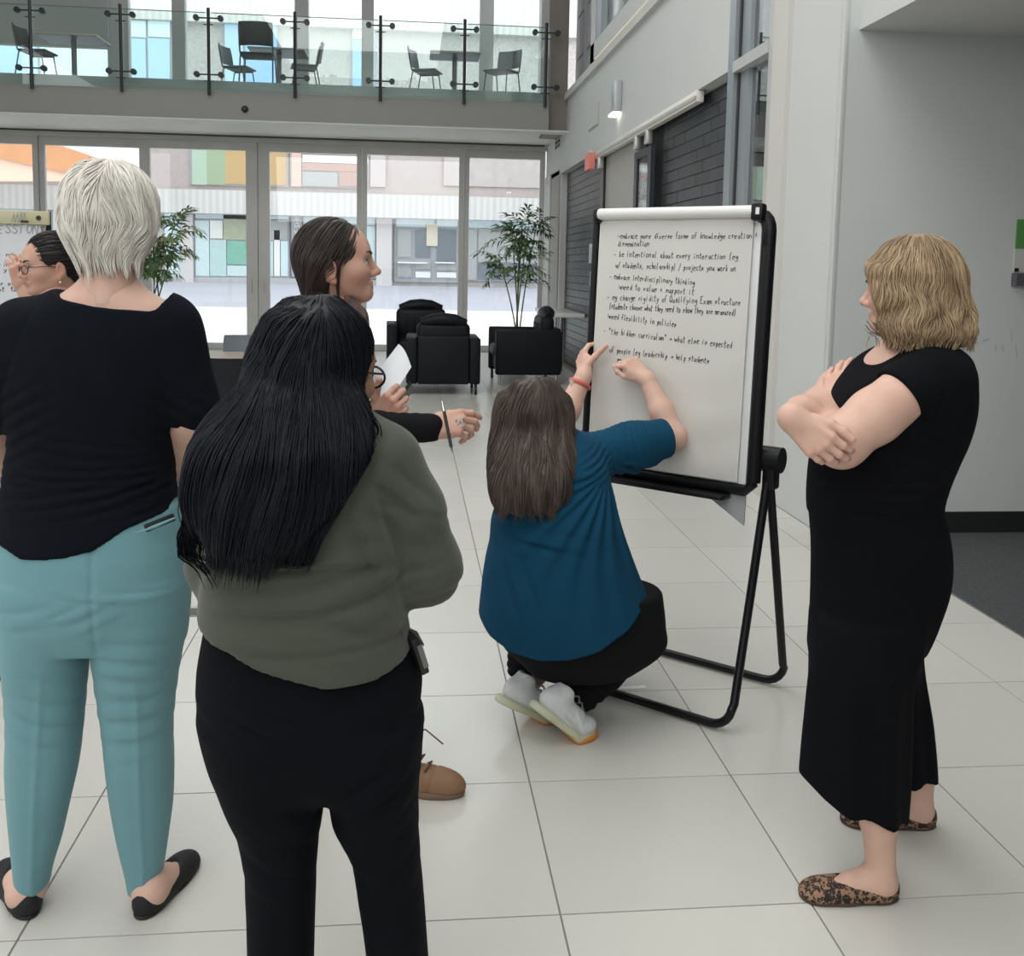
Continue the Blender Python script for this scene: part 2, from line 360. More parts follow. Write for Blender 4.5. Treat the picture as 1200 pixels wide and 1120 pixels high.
# ---- facade doors
MX = [-7.95, -6.12, -4.42, -2.57, -.82, .93, 2.34]
SW = [(.1, .1), (.1, .1), (.1, .1), (.1, .19), (.19, .085), (.085, .085), (.085, .1)]
hd = 3.5
for k in range(6):
    x0, x1 = MX[k], MX[k+1]
    d = struct(empty('door_%d' % (k+1), (x0, YF, 0), 0, ['far left', 'second', 'third', 'fourth', 'fifth', 'rightmost'][k]+' tall grey aluminium glazed door panel below the balcony', 'door'))
    ls = .19 if k == 3 else .085; rs = .19 if k == 2 else .085
    wd = x1-x0-.006; sh = .035 if k % 2 else 0
    MB().box(0, ls, -.05+sh, .05+sh, 0.005, hd).build('stile', M_alu, d); MB().box(wd-rs, wd, -.05+sh, .05+sh, .005, hd).build('stile', M_alu, d)
    MB().box(ls, wd-rs, -.05+sh, .05+sh, hd-.14, hd).build('top_rail', M_alu, d); MB().box(ls, wd-rs, -.05+sh, .05+sh, .005, .11).build('bottom_rail', M_alu, d)
    MB().box(ls, wd-rs, -.008+sh, .008+sh, .11, hd-.14).build('pane', M_dglass, d)
    if k in (2, 3):
        xx = wd-.1 if k == 2 else .1
        MB().tube([(xx, -.09, .98), (xx, -.09, 1.2)], .012, 8).build('handle', M_alu, d)
struct(tag(bx('trim_2', M_alu, None, -9, 2.36, YF-.09, YF+.09, hd, 3.62), 'grey header track over the glazed doors', 'trim'))
struct(tag(bx('trim_3', mat('track_dark', (.08, .08, .08), .5), None, -9, 2.3, YF-.12, YF-.09, 3.575, 3.60), 'thin dark sliding track line over the doors', 'trim'))
struct(tag(bx('trim_4', mat('track_dark', (.08, .08, .08), .5), None, -9, 2.3, YF-.06, YF+.06, -.003, .006), 'dark floor track under the glazed doors', 'trim'))
# ---- balcony slab, soffit, railing
sl = struct(empty('ceiling_balcony', (-3, YB, 3.55), 0, 'grey balcony slab with cream soffit over the doors', 'ceiling'))
def spart(name, m, x0, x1, y0, y1, z0, z1): return MB().box(x0+3, x1+3, y0-YB, y1-YB, z0-3.55, z1-3.55).build(name, m, sl)
spart('slab_face', mat('slab_grey', (.30, .295, .285), .6, noise=(1, .05)), -9, 2.06, YB, YB+.2, 3.55, 3.985)
spart('soffit', M_warm, -9, 2.36, YB+.2, YF+.1, 3.62, 3.72)
spart('lip', M_white, -9, 2.36, YB-.03, YB+.25, 3.525, 3.55)
spart('soffit_drop', M_warm, -9, 2.36, YB+.25, YF-.09, 3.60, 3.62)
spart('upstand', mat('upstand_grey', (.33, .36, .35), .6), -9, 2.06, YB+.12, YB+.3, 3.985, 4.12)
spart('deck', mat('deck_grey', (.4, .4, .39), .6), -9, 2.36, YB+.3, YF+.1, 3.99, 4.12)
spk = empty('sprinkler_head', tuple(aY(287, 128, YB-.002)), 0, 'small black sprinkler on the balcony slab face', 'sprinkler')
MB().lathe([(.05, 0), (.05, .02), (.03, .03), (.025, .06)], 14).build('body', M_black, spk, True).rotation_euler = (math.radians(90), 0, 0)
PXS = [-7.8, -6.58, -5.35, -4.12, -2.90, -1.68, -.45, .78, 1.99]
rl = empty('balcony_railing', (-3, YB-.06, 3.9), 0, 'glass balcony railing with dark steel posts and disc clamps', 'railing')
M_post = mat('post_steel', (.035, .042, .048), .4, .5)
for k, x in enumerate(PXS):
    po = MB().tube([(x+3, 0, -.02), (x+3, 0, 1.2)], .024, 8).build('post', M_post, rl, True)
    for zz in (.27, 1.06):
        if k < len(PXS):
            MB().tube([(x+3-.17, 0, zz), (x+3+.17, 0, zz)], .011, 6).build('clamp_arm', M_post, po)
            MB().tube([(x+3-.07, 0, zz-.09), (x+3+.07, 0, zz-.09)], .008, 6).build('clamp_bar', M_post, po)
            for sg in (-1, 1): MB().tube([(x+3+sg*.17, -.03, zz), (x+3+sg*.17, .03, zz)], .042, 12).build('clamp_disc', M_post, po, True)
    if k < len(PXS)-1:
        gl = MB().box(x+3+.035, PXS[k+1]+3-.035, -.006, .006, .04, 1.13).build('glass_panel', M_railglass, rl)
        MB().box(x+3+.035, PXS[k+1]+3-.035, -.007, .007, 1.13, 1.14).build('glass_edge', mat('glass_edge', (.12, .19, .18), .3), gl)
MB().box(PXS[-1]+3+.035, 2.05+3, -.006, .006, .04, 1.13).build('glass_panel', M_railglass, rl)
# ---- upper glazing
ug = struct(empty('window_3', (-3, YF, 4.12), 0, 'tall upper floor glazing behind the balcony', 'window'))
for (a, b_) in ((128, 152), (203, 218), (346, 362), (424, 438), (562, 578), (632, 641)):
    x0 = aY(a, 40, YF)[0]; x1 = aY(b_, 40, YF)[0]
    MB().box(x0+3, x1+3, -.09, .09, 0, 4).build('mullion', mat('mullion_grey', (.42, .43, .42), .5), ug)
MB().box(-6+.0, 5.36, -.07, .07, 0, .05).build('sill', M_alu, ug)
MB().box(-6, 5.36, -.006, .006, .05, 4).build('pane', M_glass, ug)
z52 = aY(60, 53, YF-.3)[2]; xb = aY(127, 40, YF-.3)[0]
bl = empty('roller_blind', (-6, YF-.3, z52), 0, 'large grey blind hanging over the upper left glazing', 'blind')
bx('fabric', mat('blind_grey', (.40, .415, .405), .8), bl, -3, xb+6, -.02, .02, 0, 3.5); bx('hem_bar', mat('blind_hem', (.55, .56, .55), .6), bl, -3, xb+6, -.03, .03, -.03, .0)
# ---- unseen shell: roof, back and left walls shut out the sky light from above
struct(tag(bx('ceiling', M_white, None, -9, 9, -4, YF+.1, 8.6, 8.8), 'white ceiling high over the atrium', 'ceiling'))
struct(tag(bx('wall_left', M_white, None, -9.1, -9, -4, YF, 0, 8.6), 'white wall at the far left of the atrium', 'wall'))
struct(tag(bx('wall_back', M_white, None, -9, 9, -4.1, -4, 0, 8.6), 'white wall behind the camera', 'wall'))

# ================================================================ OUTSIDE
YO = 31.0; gz = .87
sl_ = gz/(YO-17.75)
def slope_quad(name, m, y0, y1, lab):
    z0 = (y0-17.75)*sl_-.02; z1 = (y1-17.75)*sl_-.02
    o = MB().add([(-30, y0, z0), (25, y0, z0), (25, y1, z1), (-30, y1, z1), (-30, y0, z0-.3), (25, y0, z0-.3), (25, y1, z1-.3), (-30, y1, z1-.3)],
                 [(0, 1, 2, 3), (4, 7, 6, 5), (0, 4, 5, 1), (1, 5, 6, 2), (2, 6, 7, 3), (3, 7, 4, 0)]).build(name, m)
    return struct(tag(o, lab, 'pavement'))
slope_quad('pavement_near', mat('pale_paving', (.86, .85, .83), .7, noise=(.6, .04)), 17.7, 24.4, 'white pavement strip just outside the doors')  # near strip paler, far strip darker and more lavender
slope_quad('pavement_far', mat('lavender_paving', (.42, .415, .47), .8, noise=(.8, .08)), 24.4, YO+.2, 'greyish lavender pavement strip in front of the shops')
bd = empty('shop_building', (-5, YO, gz), 0, 'pale brick and fluted concrete building with shops across the street', 'building')
def E2(px, py, Y=YO): p = aY(px, py, Y); return p[0]+5, p[2]-gz
def ob(name, m, xa, xb_, ya, yb, d0, d1, parent=bd, Y=YO):
    """box on the facade from pixel columns xa..xb and pixel rows ya (upper)..yb, depth d0..d1 in front(-)/behind(+) the face"""
    xm, ym = (xa+xb_)/2, (ya+yb)/2
    x0 = E2(xa, ym, Y)[0]; x1 = E2(xb_, ym, Y)[0]; z1 = E2(xm, ya, Y)[1]; z0 = E2(xm, yb, Y)[1]
    return MB().box(x0, x1, Y-YO+d0, Y-YO+d1, z0, z1).build(name, m, parent)
M_pale = mat('pale_brick', (.43, .41, .39), .8, noise=(14, .12, 6), var=(.31, .29, .28))
M_pink = mat('pink_brick', (.42, .36, .35), .8, noise=(12, .14, 6), var=(.37, .31, .30))
M_flute = mat('fluted_concrete', (.55, .53, .515), .8, wave=(1.6, .16, 'X'))
M_wfr = mat('window_frame_grey', (.30, .31, .33), .5)
ob('ground_wall', M_pale, -700, 900, 247, 352, .35, 5)
ob('fluted_band', M_flute, -700, 900, 219, 247, -.25, 5)
ob('pink_wall', M_pink, -700, 900, 110, 219, .05, 5)
ob('upper_wall', M_pale, -700, 900, 20, 110, .05, 5)
ob('fluted_parapet', M_flute, -700, 900, -40, 21, -.2, 5)
ob('cornice', mat('cornice_grey', (.5, .49, .47), .7), -700, 900, -120, -40, .1, 5)
def win(xa, xb_, ya, yb, panes, dep=.0, name='window'):
    """window frame (a part) and its panes (sub-parts); panes = list of (u0,u1,v0,v1,material) in fractions from top-left"""
    f = ob(name, M_wfr, xa, xb_, ya, yb, dep-.02, dep+.3)
    for (u0, u1, v0, v1, m) in panes:
        w_, h_ = xb_-xa, yb-ya
        ob('pane', m, xa+u0*w_, xa+u1*w_, ya+v0*h_, ya+v1*h_, dep-.05, dep+.02, f)
    return f
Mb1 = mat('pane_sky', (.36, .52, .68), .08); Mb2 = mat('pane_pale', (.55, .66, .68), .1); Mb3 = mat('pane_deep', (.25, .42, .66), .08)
Mdk = mat('pane_dark', (.17, .19, .215), .1); Mgr = mat('panel_green', (.27, .34, .21), .4); Mor = mat('panel_orange', (.44, .29, .13), .4)
Mbr = mat('panel_brown', (.40, .25, .22), .5); Mte = mat('pane_teal', (.46, .60, .60), .12); Mgg = mat('poster_green', (.20, .42, .33), .4)
Mye = mat('pane_olive', (.36, .38, .28), .3); Mwt = mat('panel_white', (.72, .71, .68), .5); Msa = mat('panel_salmon', (.62, .40, .33), .5); Msh = mat('pane_grey', (.36, .365, .36), .2)
win(145, 201, 22, 95, [(.03, .47, .03, .3, Mb2), (.03, .47, .32, .97, Mb1), (.52, .97, .03, .3, Mb2), (.52, .97, .32, .97, Mb1)])
win(262, 326, 20, 100, [(.03, .36, .02, .98, Mb1), (.40, .98, .02, .98, Mb3)])
win(412, 440, 27, 104, [(.05, .95, .02, .25, Mb2), (.05, .95, .27, .98, Mb3)])
win(-40, 130, 50, 100, [(.02, .5, .05, .98, Mb1), (.52, .98, .05, .98, Mb2)])
win(223, 338, 169, 218, [(.02, .17, .04, .97, mat('pane_mint', (.36, .45, .36), .2)), (.17, .36, .04, .97, Mgr), (.36, .98, .04, .97, Mor)])
win(340, 433, 172, 220, [(.02, .14, .04, .97, Msa), (.16, .98, .04, .2, Mbr), (.16, .98, .22, .4, Mwt), (.16, .98, .42, .6, Mbr), (.16, .6, .62, .97, Msh), (.62, .98, .62, .97, Mbr)])
ob('stone_pier', mat('pier_pink', (.45, .40, .39), .8), 434, 452, 160, 219, -.04, .2)
ob('pale_field', mat('pale_field', (.44, .385, .375), .8, noise=(3, .1)), 520, 640, 172, 219, -.03, .1)
win(190, 212, 243, 328, [(.05, .95, .03, .97, Mb2)], .3); win(57, 166, 240, 328, [(.02, .48, .03, .97, Mb2), (.51, .98, .03, .97, Mb1)], .3); win(-110, 48, 238, 328, [(.02, .48, .03, .97, Mb2), (.51, .98, .03, .97, Mb2)], .3)
win(225, 338, 245, 326, [(.015, .99, .03, .14, Mb2), (.015, .16, .16, .97, Mb2), (.17, .30, .16, .42, Mwt), (.31, .60, .08, .44, Mye), (.61, .98, .14, .44, Msh), (.17, .34, .44, .97, Mte), (.35, .62, .46, .80, Mgg), (.35, .62, .82, .97, Mb2), (.64, .83, .46, .97, Mte), (.84, .90, .3, .97, Mwt), (.91, .985, .46, .97, Mb2)], .3)
ob('plinth', mat('plinth_grey', (.42, .41, .43), .8), 200, 460, 326, 340, .2, .6)
ob('shop_pier', mat('pier_stone', (.56, .53, .52), .8), 212, 225, 247, 336, .1, .6); ob('shop_pier', mat('pier_stone', (.56, .53, .52), .8), 441, 459, 247, 336, .1, .6)
win(340, 441, 247, 326, [(.14, .98, .03, .2, Mb2), (.14, .55, .22, .97, Msh), (.57, .8, .22, .97, Mte), (.82, .98, .22, .97, Mb2), (.02, .12, .66, .97, Mb1)], .3)
sg = ob('vertical_sign', mat('sign_grey', (.30, .31, .32), .6), 341, 353, 249, 297, .18, .3)
def text_mesh(body, size, name, material, parent, loc, rot, extrude=.002, align='LEFT'):
    cu = bpy.data.curves.new(name, 'FONT'); cu.body = body; cu.size = size; cu.extrude = extrude; cu.align_x = align; cu.resolution_u = 2
    t = bpy.data.objects.new(name, cu); COL.objects.link(t); bpy.context.view_layer.update()
    dg = bpy.context.evaluated_depsgraph_get(); me = bpy.data.meshes.new_from_object(t.evaluated_get(dg)); COL.objects.unlink(t); bpy.data.objects.remove(t); bpy.data.curves.remove(cu)
    o = link(name, me, material, parent); o.location = loc; o.rotation_euler = rot; return o
a = E2(350.5, 296.5); text_mesh('JOHNS SHOP', .23, 'lettering', mat('sign_white', (.8, .8, .78), .6), sg, (a[0], .17, a[1]), (math.radians(90), math.radians(-90), 0))
win(462, 538, 253, 331, [(.03, .62, .03, .16, Mb2), (.66, .98, .03, .16, Mb2), (.05, .26, .2, .62, Msh), (.05, .26, .66, .92, Msh), (.33, .56, .2, .62, Mdk), (.33, .56, .66, .8, Msh), (.33, .56, .84, .93, Mwt), (.66, .96, .2, .7, Mdk), (.66, .96, .74, .82, Msh), (.66, .96, .85, .93, Mwt)], .3, 'shop_entrance')
ob('poster', mat('poster_beige', (.62, .55, .45), .6), 500, 513, 262, 288, .2, .26)
win(540, 636, 255, 330, [(.0, .98, .03, .16, Mb2), (.02, .2, .18, .97, Msh), (.22, .97, .18, .7, Msh), (.22, .97, .72, .97, Mdk)], .3)
for (a_, b_) in ((464, 503), (508, 535)):
    ob('push_bar', mat('bar_white', (.75, .75, .74), .4), a_+2, b_-2, 307, 308.5, .12, .2)
# orange canopy at the left
cn = empty('orange_canopy', (-8, 28.5, 3.2), 0, 'sloping orange roof canopy outside at the far left', 'canopy')
Yc = 28.5
def cpoly(name, m, pts, d0, d1):
    P = [aY(px, py, Yc) for px, py in pts]; poly = [(p[0]+8, p[2]-3.2) for p in P]
    return MB().prism(poly, 'y', d0, d1).build(name, m, cn)
cpoly('roof_edge', mat('canopy_orange', (.60, .27, .12), .5, noise=(2, .15)), [(-260, 120), (45, 162), (125, 189), (150, 199), (95, 206), (40, 194), (-260, 130)], 0, .5)
cpoly('roof_underside', mat('canopy_peach', (.74, .52, .40), .6), [(-260, 130), (40, 194), (95, 206), (118, 212), (-260, 212)], .1, .6)
cpoly('sky_panel', mat('canopy_pale', (.62, .68, .76), .5), [(45, 162), (166, 160), (166, 205), (150, 199), (125, 189)], .3, .5)
# ================================================================ FURNITURE
M_leather = mat('black_leather', (.006, .0075, .011), .5, spec=.22, noise=(9, .3), bump=(90, .1, .002))
M_chrome = mat('chrome', (.6, .6, .6), .2, 1)
def armchair(loc, rz, label, sc=1.0):
    """faces local -y"""
    t = empty('armchair', loc, rz, label, 'armchair', 'black leather armchairs by the glazed doors'); t.scale = (sc, sc, sc*1.04)
    W = .43
    MB().box(-W+.13, W-.13, -.36, .30, .16, .30, bev=.015).build('seat_base', M_leather, t, True)
    MB().box(-W+.13, W-.13, -.40, .24, .30, .46, bev=.05).build('seat_cushion', M_leather, t, True)
    for s in (-1, 1): MB().box(min(s*W, s*(W-.13)), max(s*W, s*(W-.13)), -.40, .40, .12, .64, bev=.025).build('armrest', M_leather, t, True)
    MB().box(-W+.13, W-.13, .28, .41, .12, .66, bev=.02).build('back_panel', M_leather, t, True)
    b = MB().box(-W+.12, W-.12, .16, .33, .40, .80, bev=.06).build('back_cushion', M_leather, t, True)
    MB().tube([(-W+.16, .27, .80), (-W+.3, .275, .83), (0, .275, .84), (W-.3, .275, .83), (W-.16, .27, .80)], [.05, .085, .09, .085, .05], 14, flat=.85).build('head_roll', M_leather, b, True)
    for x in np.linspace(-.18, .18, 5): MB().tube([(x, .148, .5), (x*1.05, .152, .72)], .006, 6).build('seam', M_black, b)
    for sx in (-1, 1):
        for sy in (-.35, .35): MB().tube([(sx*.38, sy, .0), (sx*.38, sy, .13)], .018, 10).build('leg', M_chrome if sx > 0 else M_black, t, True)
    return t
armchair((.40, 11.95, 0), math.radians(180), 'black leather armchair seen from behind, nearest of the armchairs')
armchair((.17, 13.55, 0), math.radians(2), 'black leather armchair facing the camera behind the nearest armchair', 1.09)
armchair((1.50, 13.0, 0), math.radians(-88), 'black leather armchair seen from its side below the potted palm', 1.05)
# meeting table and chairs between the two women at the left
def stack_chair(loc, rz, label, mseat, mfr, group, z0=0, sc=1., arms=False):
    """faces local -y"""
    t = empty('stacking_chair', (loc[0], loc[1], z0), rz, label, 'chair', group); t.scale = (sc,)*3
    MB().box(-.23, .23, -.23, .21, .435, .465, bev=.013).build('seat', mseat, t, True)
    bk = MB(); pts = []
    n = 7
    for k in range(n):   # curved backrest shell
        a = (k/(n-1)-.5)*.46; c = .06*(1-(2*a/.46)**2)
        pts.append((a, .205+c))
    V = []; Fq = []
    for lvl, (zz, yy) in enumerate(((.54, 0), (.68, .02), (.82, .05), (.85, .055))):
        for (a, y) in pts: V.append((a*(1-.04*(lvl == 3)), y+yy, zz))
    for (zz, yy) in ((.54, .018), (.68, .038), (.82, .068), (.85, .073)):
        for (a, y) in pts: V.append((a, y+yy, zz))
    for s_ in (0, 4*n):
        for l in range(3):
            for k in range(n-1): Fq.append((s_+l*n+k, s_+l*n+k+1, s_+(l+1)*n+k+1, s_+(l+1)*n+k))
    for l in range(3):
        for k in (0, n-1): Fq.append((l*n+k, (l+1)*n+k, 4*n+(l+1)*n+k, 4*n+l*n+k))
    for k in range(n-1): Fq.append((3*n+k, 3*n+k+1, 7*n+k+1, 7*n+k)); Fq.append((k, k+1, 4*n+k+1, 4*n+k))
    bk.add(V, Fq).build('backrest', mseat, t, True)
    for s in (-1, 1):
        MB().tube([(s*.22, .20, .44), (s*.225, .225, .55), (s*.225, .27, .80)], .012, 8).build('back_post', mfr, t, True)
        MB().tube([(s*.23, -.22, .0), (s*.21, -.16, .43)], .011, 8).build('leg', mfr, t, True)
        MB().tube([(s*.23, .26, .0), (s*.22, .18, .43)], .011, 8).build('leg', mfr, t, True)
        MB().tube([(s*.215, -.17, .425), (s*.22, .18, .425)], .011, 8).build('side_rail', mfr, t, True)
        if arms: MB().tube([(s*.225, .26, .66), (s*.24, -.02, .66), (s*.24, -.06, .44)], .016, 8).build('armrest', mfr, t, True)
    return t
M_plblk = mat('black_plastic', (.010, .012, .016), .5, spec=.25); M_plgry = mat('grey_plastic', (.12, .14, .16), .45); M_frm = mat('chair_frame', (.10, .105, .11), .35, .6)
tx = aY(262, 420, 7.9)
tb = empty('meeting_table', (tx[0], 7.9, 0), 0, 'brown topped table between the people in teal trousers and olive sweatshirt', 'table')
MB().lathe([(.60, .715), (.625, .725), (.625, .74), (.61, .747)], 40).build('table_top', mat('walnut_top', (.36, .27, .22), .3, noise=(5, .2)), tb, True)
MB().lathe([(.05, .03), (.045, .3), (.045, .715)], 16).build('pedestal', M_black, tb, True); MB().lathe([(.34, 0), (.34, .02), (.06, .045)], 24).build('foot_plate', M_black, tb, True)
p = aY(272, 445, 7.05); stack_chair((p[0], 7.12), math.radians(172), 'black chair pushed against the near side of the brown table', M_plblk, M_plblk, 'chairs at the brown table', arms=True)
p = aY(283, 405, 8.7); stack_chair((p[0], 8.72), math.radians(-6), 'black chair on the far side of the brown table', M_plgry, M_plblk, 'chairs at the brown table')

# balcony furniture
def cafe_table(px, Y, label, half=.42, h=.74):
    c = aY(px, 70, Y); t = empty('cafe_table', (c[0], Y, 4.123), 0, label, 'table', 'tables on the balcony')
    MB().box(-half, half, -half*.8, half*.8, h-.03, h, bev=.012).build('table_top', mat('cafe_top', (.55, .47, .42), .45), t, True)
    MB().box(-half+.01, half-.01, -half*.8+.01, half*.8-.01, h-.035, h-.029).build('table_edge', M_frm, t)
    MB().tube([(0, 0, .02), (0, 0, h-.03)], .04, 12).build('pedestal', mat('pedestal_grey', (.13, .14, .14), .4), t, True)
    MB().box(-.28, .28, -.28, .28, 0, .02, bev=.006).build('foot_plate', mat('pedestal_grey', (.13, .14, .14), .4), t, True)
cafe_table(87, 16.4, 'balcony table beside the leftmost balcony chair', .45); cafe_table(327, 16.9, 'balcony table behind the dark chair seen from behind', .45, .76); cafe_table(533, 16.4, 'balcony table between the two right hand balcony chairs', .40, .72)
GB = 'chairs on the balcony'
def bch(px, Y, rz, lab, ms, sc=.95): c = aY(px, 75, Y); return stack_chair((c[0], Y), math.radians(rz), lab, ms, M_frm, GB, 4.122, sc)
bch(44, 16.0, 84, 'leftmost balcony chair, dark, turned towards its table', M_plblk)
bch(280, 16.55, 75, 'grey balcony chair left of the chair seen from behind', M_plgry, .9)
bch(303, 15.9, 180, 'dark balcony chair with its back to the atrium', M_plblk, 1.08)
bch(357, 16.2, -80, 'grey balcony chair right of the chair seen from behind', M_plgry, .9)
bch(500, 16.2, 72, 'grey balcony chair left of the right hand balcony table', M_plgry, .9)
bch(588, 16.0, -38, 'rightmost balcony chair, turned away from the railing corner', M_plgry, .92)

# potted palms
def palm(px, Y, label, top, nst, seed, spread=.5, lean=0., zlow=.9):
    rnd = random.Random(seed); c = aY(px, 380, Y); t = empty('potted_palm', (c[0], Y, 0), 0, label, 'plant', 'potted palms by the glazed doors')
    MB().lathe([(.15, 0), (.2, .05), (.22, .36), (.235, .4), (.2, .4), (.19, .34)], 24).build('pot', mat('pot_black', (.03, .03, .032), .4), t, True)
    MB().lathe([(.0, .36), (.19, .35)], 20).build('soil', mat('soil', (.05, .035, .025), .9), t)
    Ml = [mat('leaf_green', (.10, .20, .06), .45, noise=(8, .4)), mat('leaf_light', (.27, .36, .13), .45, noise=(8, .3)), mat('leaf_dark', (.055, .12, .05), .45)]
    fr = []   # three frond shapes, shared by all fronds
    for q in range(3):
        m_ = MB(); L_ = .42; n_ = 7
        m_.tube([(0, 0, 0), (L_*.5, 0, .07), (L_, 0, .04)], [.004, .003, .0015], 5)
        for k in range(n_):
            u = .2+.8*k/(n_-1)
            for s in (-1, 1):
                an = math.radians(62-40*u+rnd.uniform(-9, 9))*s; ll = (.22-.06*u)*rnd.uniform(.8, 1.1); bx_, bz = L_*u, .1*math.sin(u*2.6)
                d = Vector((math.cos(an), math.sin(an), rnd.uniform(-.45, .15))); sd_ = Vector((-math.sin(an), math.cos(an), 0))*.022
                b0 = Vector((bx_, 0, bz)); mid = b0+d*ll*.45+Vector((0, 0, .015)); tip = b0+d*ll+Vector((0, 0, -.03))
                m_.add([b0, mid+sd_, mid-sd_, tip, mid+Vector((0, 0, .006))], [(0, 2, 4), (0, 4, 1), (1, 4, 3), (4, 2, 3)])
        fr.append(m_.mesh('frond'))
    for s in range(nst):
        a = rnd.uniform(0, 6.28); r = rnd.uniform(.02, .12); x0, y0 = r*math.cos(a), r*math.sin(a); h = top*rnd.uniform(.72, 1.0) if s else top
        ex_, ey = x0+rnd.uniform(-spread, spread)*.6+lean, y0+rnd.uniform(-spread, spread)*.5
        pts = [Vector((x0+(ex_-x0)*k**1.4, y0+(ey-y0)*k**1.4, .36+(h-.36)*k)) for k in np.linspace(0, 1, 8)]
        st = MB().tube(pts, [.013-.006*k for k in np.linspace(0, 1, 8)], 7).build('stem', mat('cane_green', (.14, .17, .07), .5), t, True)
        nf = rnd.randint(8, 11)
        for k in range(nf):
            u = rnd.uniform(zlow/h if k > 2 else .8, 1.0); i0 = min(int(u*7), 6); p = pts[i0].lerp(pts[i0+1], u*7-i0)
            q = rnd.randrange(3); me_ = fr[q].copy() if False else fr[q]
            o = link('frond', me_, None, t, p); ml = Ml[rnd.choice((0, 0, 1, 2))]
            if not me_.materials: me_.materials.append(ml)
            o.material_slots[0].link = 'OBJECT'; o.material_slots[0].material = ml
            o.rotation_euler = (rnd.uniform(-.4, .4), rnd.uniform(-.75, .35) if u > .9 else rnd.uniform(-.2, .5), rnd.uniform(0, 6.28)); s_ = rnd.uniform(.75, 1.15); o.scale = (s_, s_, s_)
    return t
palm(603, 15.4, 'tall potted palm with thin stems beside the right wall', 2.25, 6, 3, .75, -.05, 1.0)
palm(181, 14.6, 'potted palm partly hidden behind the person in teal trousers', 2.15, 6, 12, .8, .0, 1.0)

# ---- small things on the floor
fp = aZ(224, 717); fb = empty('floor_box', (fp[0], fp[1], 0), .02, 'small grey metal floor outlet cover in the tiles', 'floor outlet')
bx('cover', mat('floor_box_grey', (.25, .25, .25), .4, .6), fb, -.055, .055, -.06, .06, .0005, .005, .002); bx('hatch', mat('floor_box_dark', (.10, .10, .105), .4, .4), fb, -.04, .045, -.045, .02, .004, .007)
bx('hatch_tab', M_alu, fb, -.02, .02, .028, .045, .004, .008)
tp = aZ(738, 806); tp_ = empty('paper_strip', (tp[0], tp[1], 0), math.radians(4), 'narrow white paper strip lying on the tiles by the easel foot', 'paper')
bx('strip', mat('strip_white', (.85, .84, .8), .6), tp_, -.06, .06, -.012, .012, .0006, .0016)

# ================================================================ EASEL with flip chart
ER = np.array([1.225, 3.154]); EU = np.array([-.739, .673])
ea = math.atan2(EU[1], EU[0])
M_esl = mat('easel_black', (.006, .0065, .008), .4, spec=.3)
es = empty('flipchart_easel', (ER[0], ER[1], 0), ea, 'black framed flip chart easel on looped tube feet beside the crouching person', 'easel')
LW = .71; ZH = .872
def off(z): return .045-(z-ZH)*.05
def loop(y_foot):
    r = .075; pts = []
    def leg(xs, rev):
        sgn = 1 if xs < .3 else -1
        P = [(xs, 0.005, ZH-.03), (xs, y_foot*.5, ZH*.5), (xs, y_foot*.93, r+.02)]
        P += [(xs+sgn*r*(1-math.cos(a)), y_foot, .018+r*(1-math.sin(a))) for a in np.linspace(.15, math.pi/2, 6)]
        return P[::-1] if rev else P
    return leg(.035, False)+leg(LW-.0, True)
for nm, yf in (('front_leg_loop', .225), ('rear_leg_loop', -.225)): MB().tube(loop(yf), .0145, 10).build(nm, M_esl, es, True)
for x in (.028, LW+.008):
    MB().tube([(x-.035, .0, ZH), (x+.035, .0, ZH)], .043, 18).build('hinge_knob', M_esl, es, True); MB().box(x-.022, x+.022, -.025, .03, ZH-.10, ZH, bev=.008).build('hinge_bracket', M_esl, es, True)
TLT = Matrix.Translation((0, off(ZH), ZH)) @ Matrix.Rotation(math.atan(.05), 4, 'X') @ Matrix.Translation((0, 0, -ZH))
bo = link('board', None, None, es); bo.empty_display_size = .1
bo.matrix_local = TLT
x0, x1, z0, z1 = .065, .735, .765, 1.675
bd_ = MB().box(x0+.03, x1-.02, -.008, .004, z0+.02, z1-.02).build('writing_surface', mat('whiteboard', (.80, .82, .82), .25), bo)
fm = MB(); r_ = .024
fm.tube([(x0+.005, 0, z1-.10)] + [(x0+.005+.03*(1-math.cos(a)), 0, z1-.05+.05*math.sin(a)) for a in np.linspace(.0, math.pi/2, 5)], r_, 10)
fm.tube([(x0+.005, 0, z0+.03), (x0+.005, 0, z1-.05)], r_, 10); fm.tube([(x1-.004, 0, z0+.03), (x1-.004, 0, z1+.0)], .014, 10)
fm.tube([(x0+.005, 0, z0+.03), (x0+.03, 0, z0), (x1-.02, 0, z0), (x1-.004, 0, z0+.03)], .02, 10)
fm.build('frame_tube', M_esl, bo, True)
MB().box(x0+.08, x1-.06, .0, .075, z0-.035, z0-.018, bev=.005).build('pen_tray', M_esl, bo, True)
MB().prism([(x0+.03, z0-.01), (x0+.22, z0-.01), (x0+.03, z0-.12)], 'y', -.01, -.004).build('corner_gusset', mat('gusset_grey', (.42, .44, .45), .4), bo)
MB().box(x0+.012, x0+.055, .005, .05, z1-.02, z1+.038, bev=.01).build('clamp_end', M_esl, bo, True); MB().box(x1-.035, x1-.006, .005, .04, z1-.02, z1+.03, bev=.01).build('clamp_end', M_esl, bo, True)
MB().box(x0+.022, x0+.034, .049, .053, z1-.0, z1+.022).build('clamp_window', mat('clamp_white', (.8, .8, .8), .4), bo)

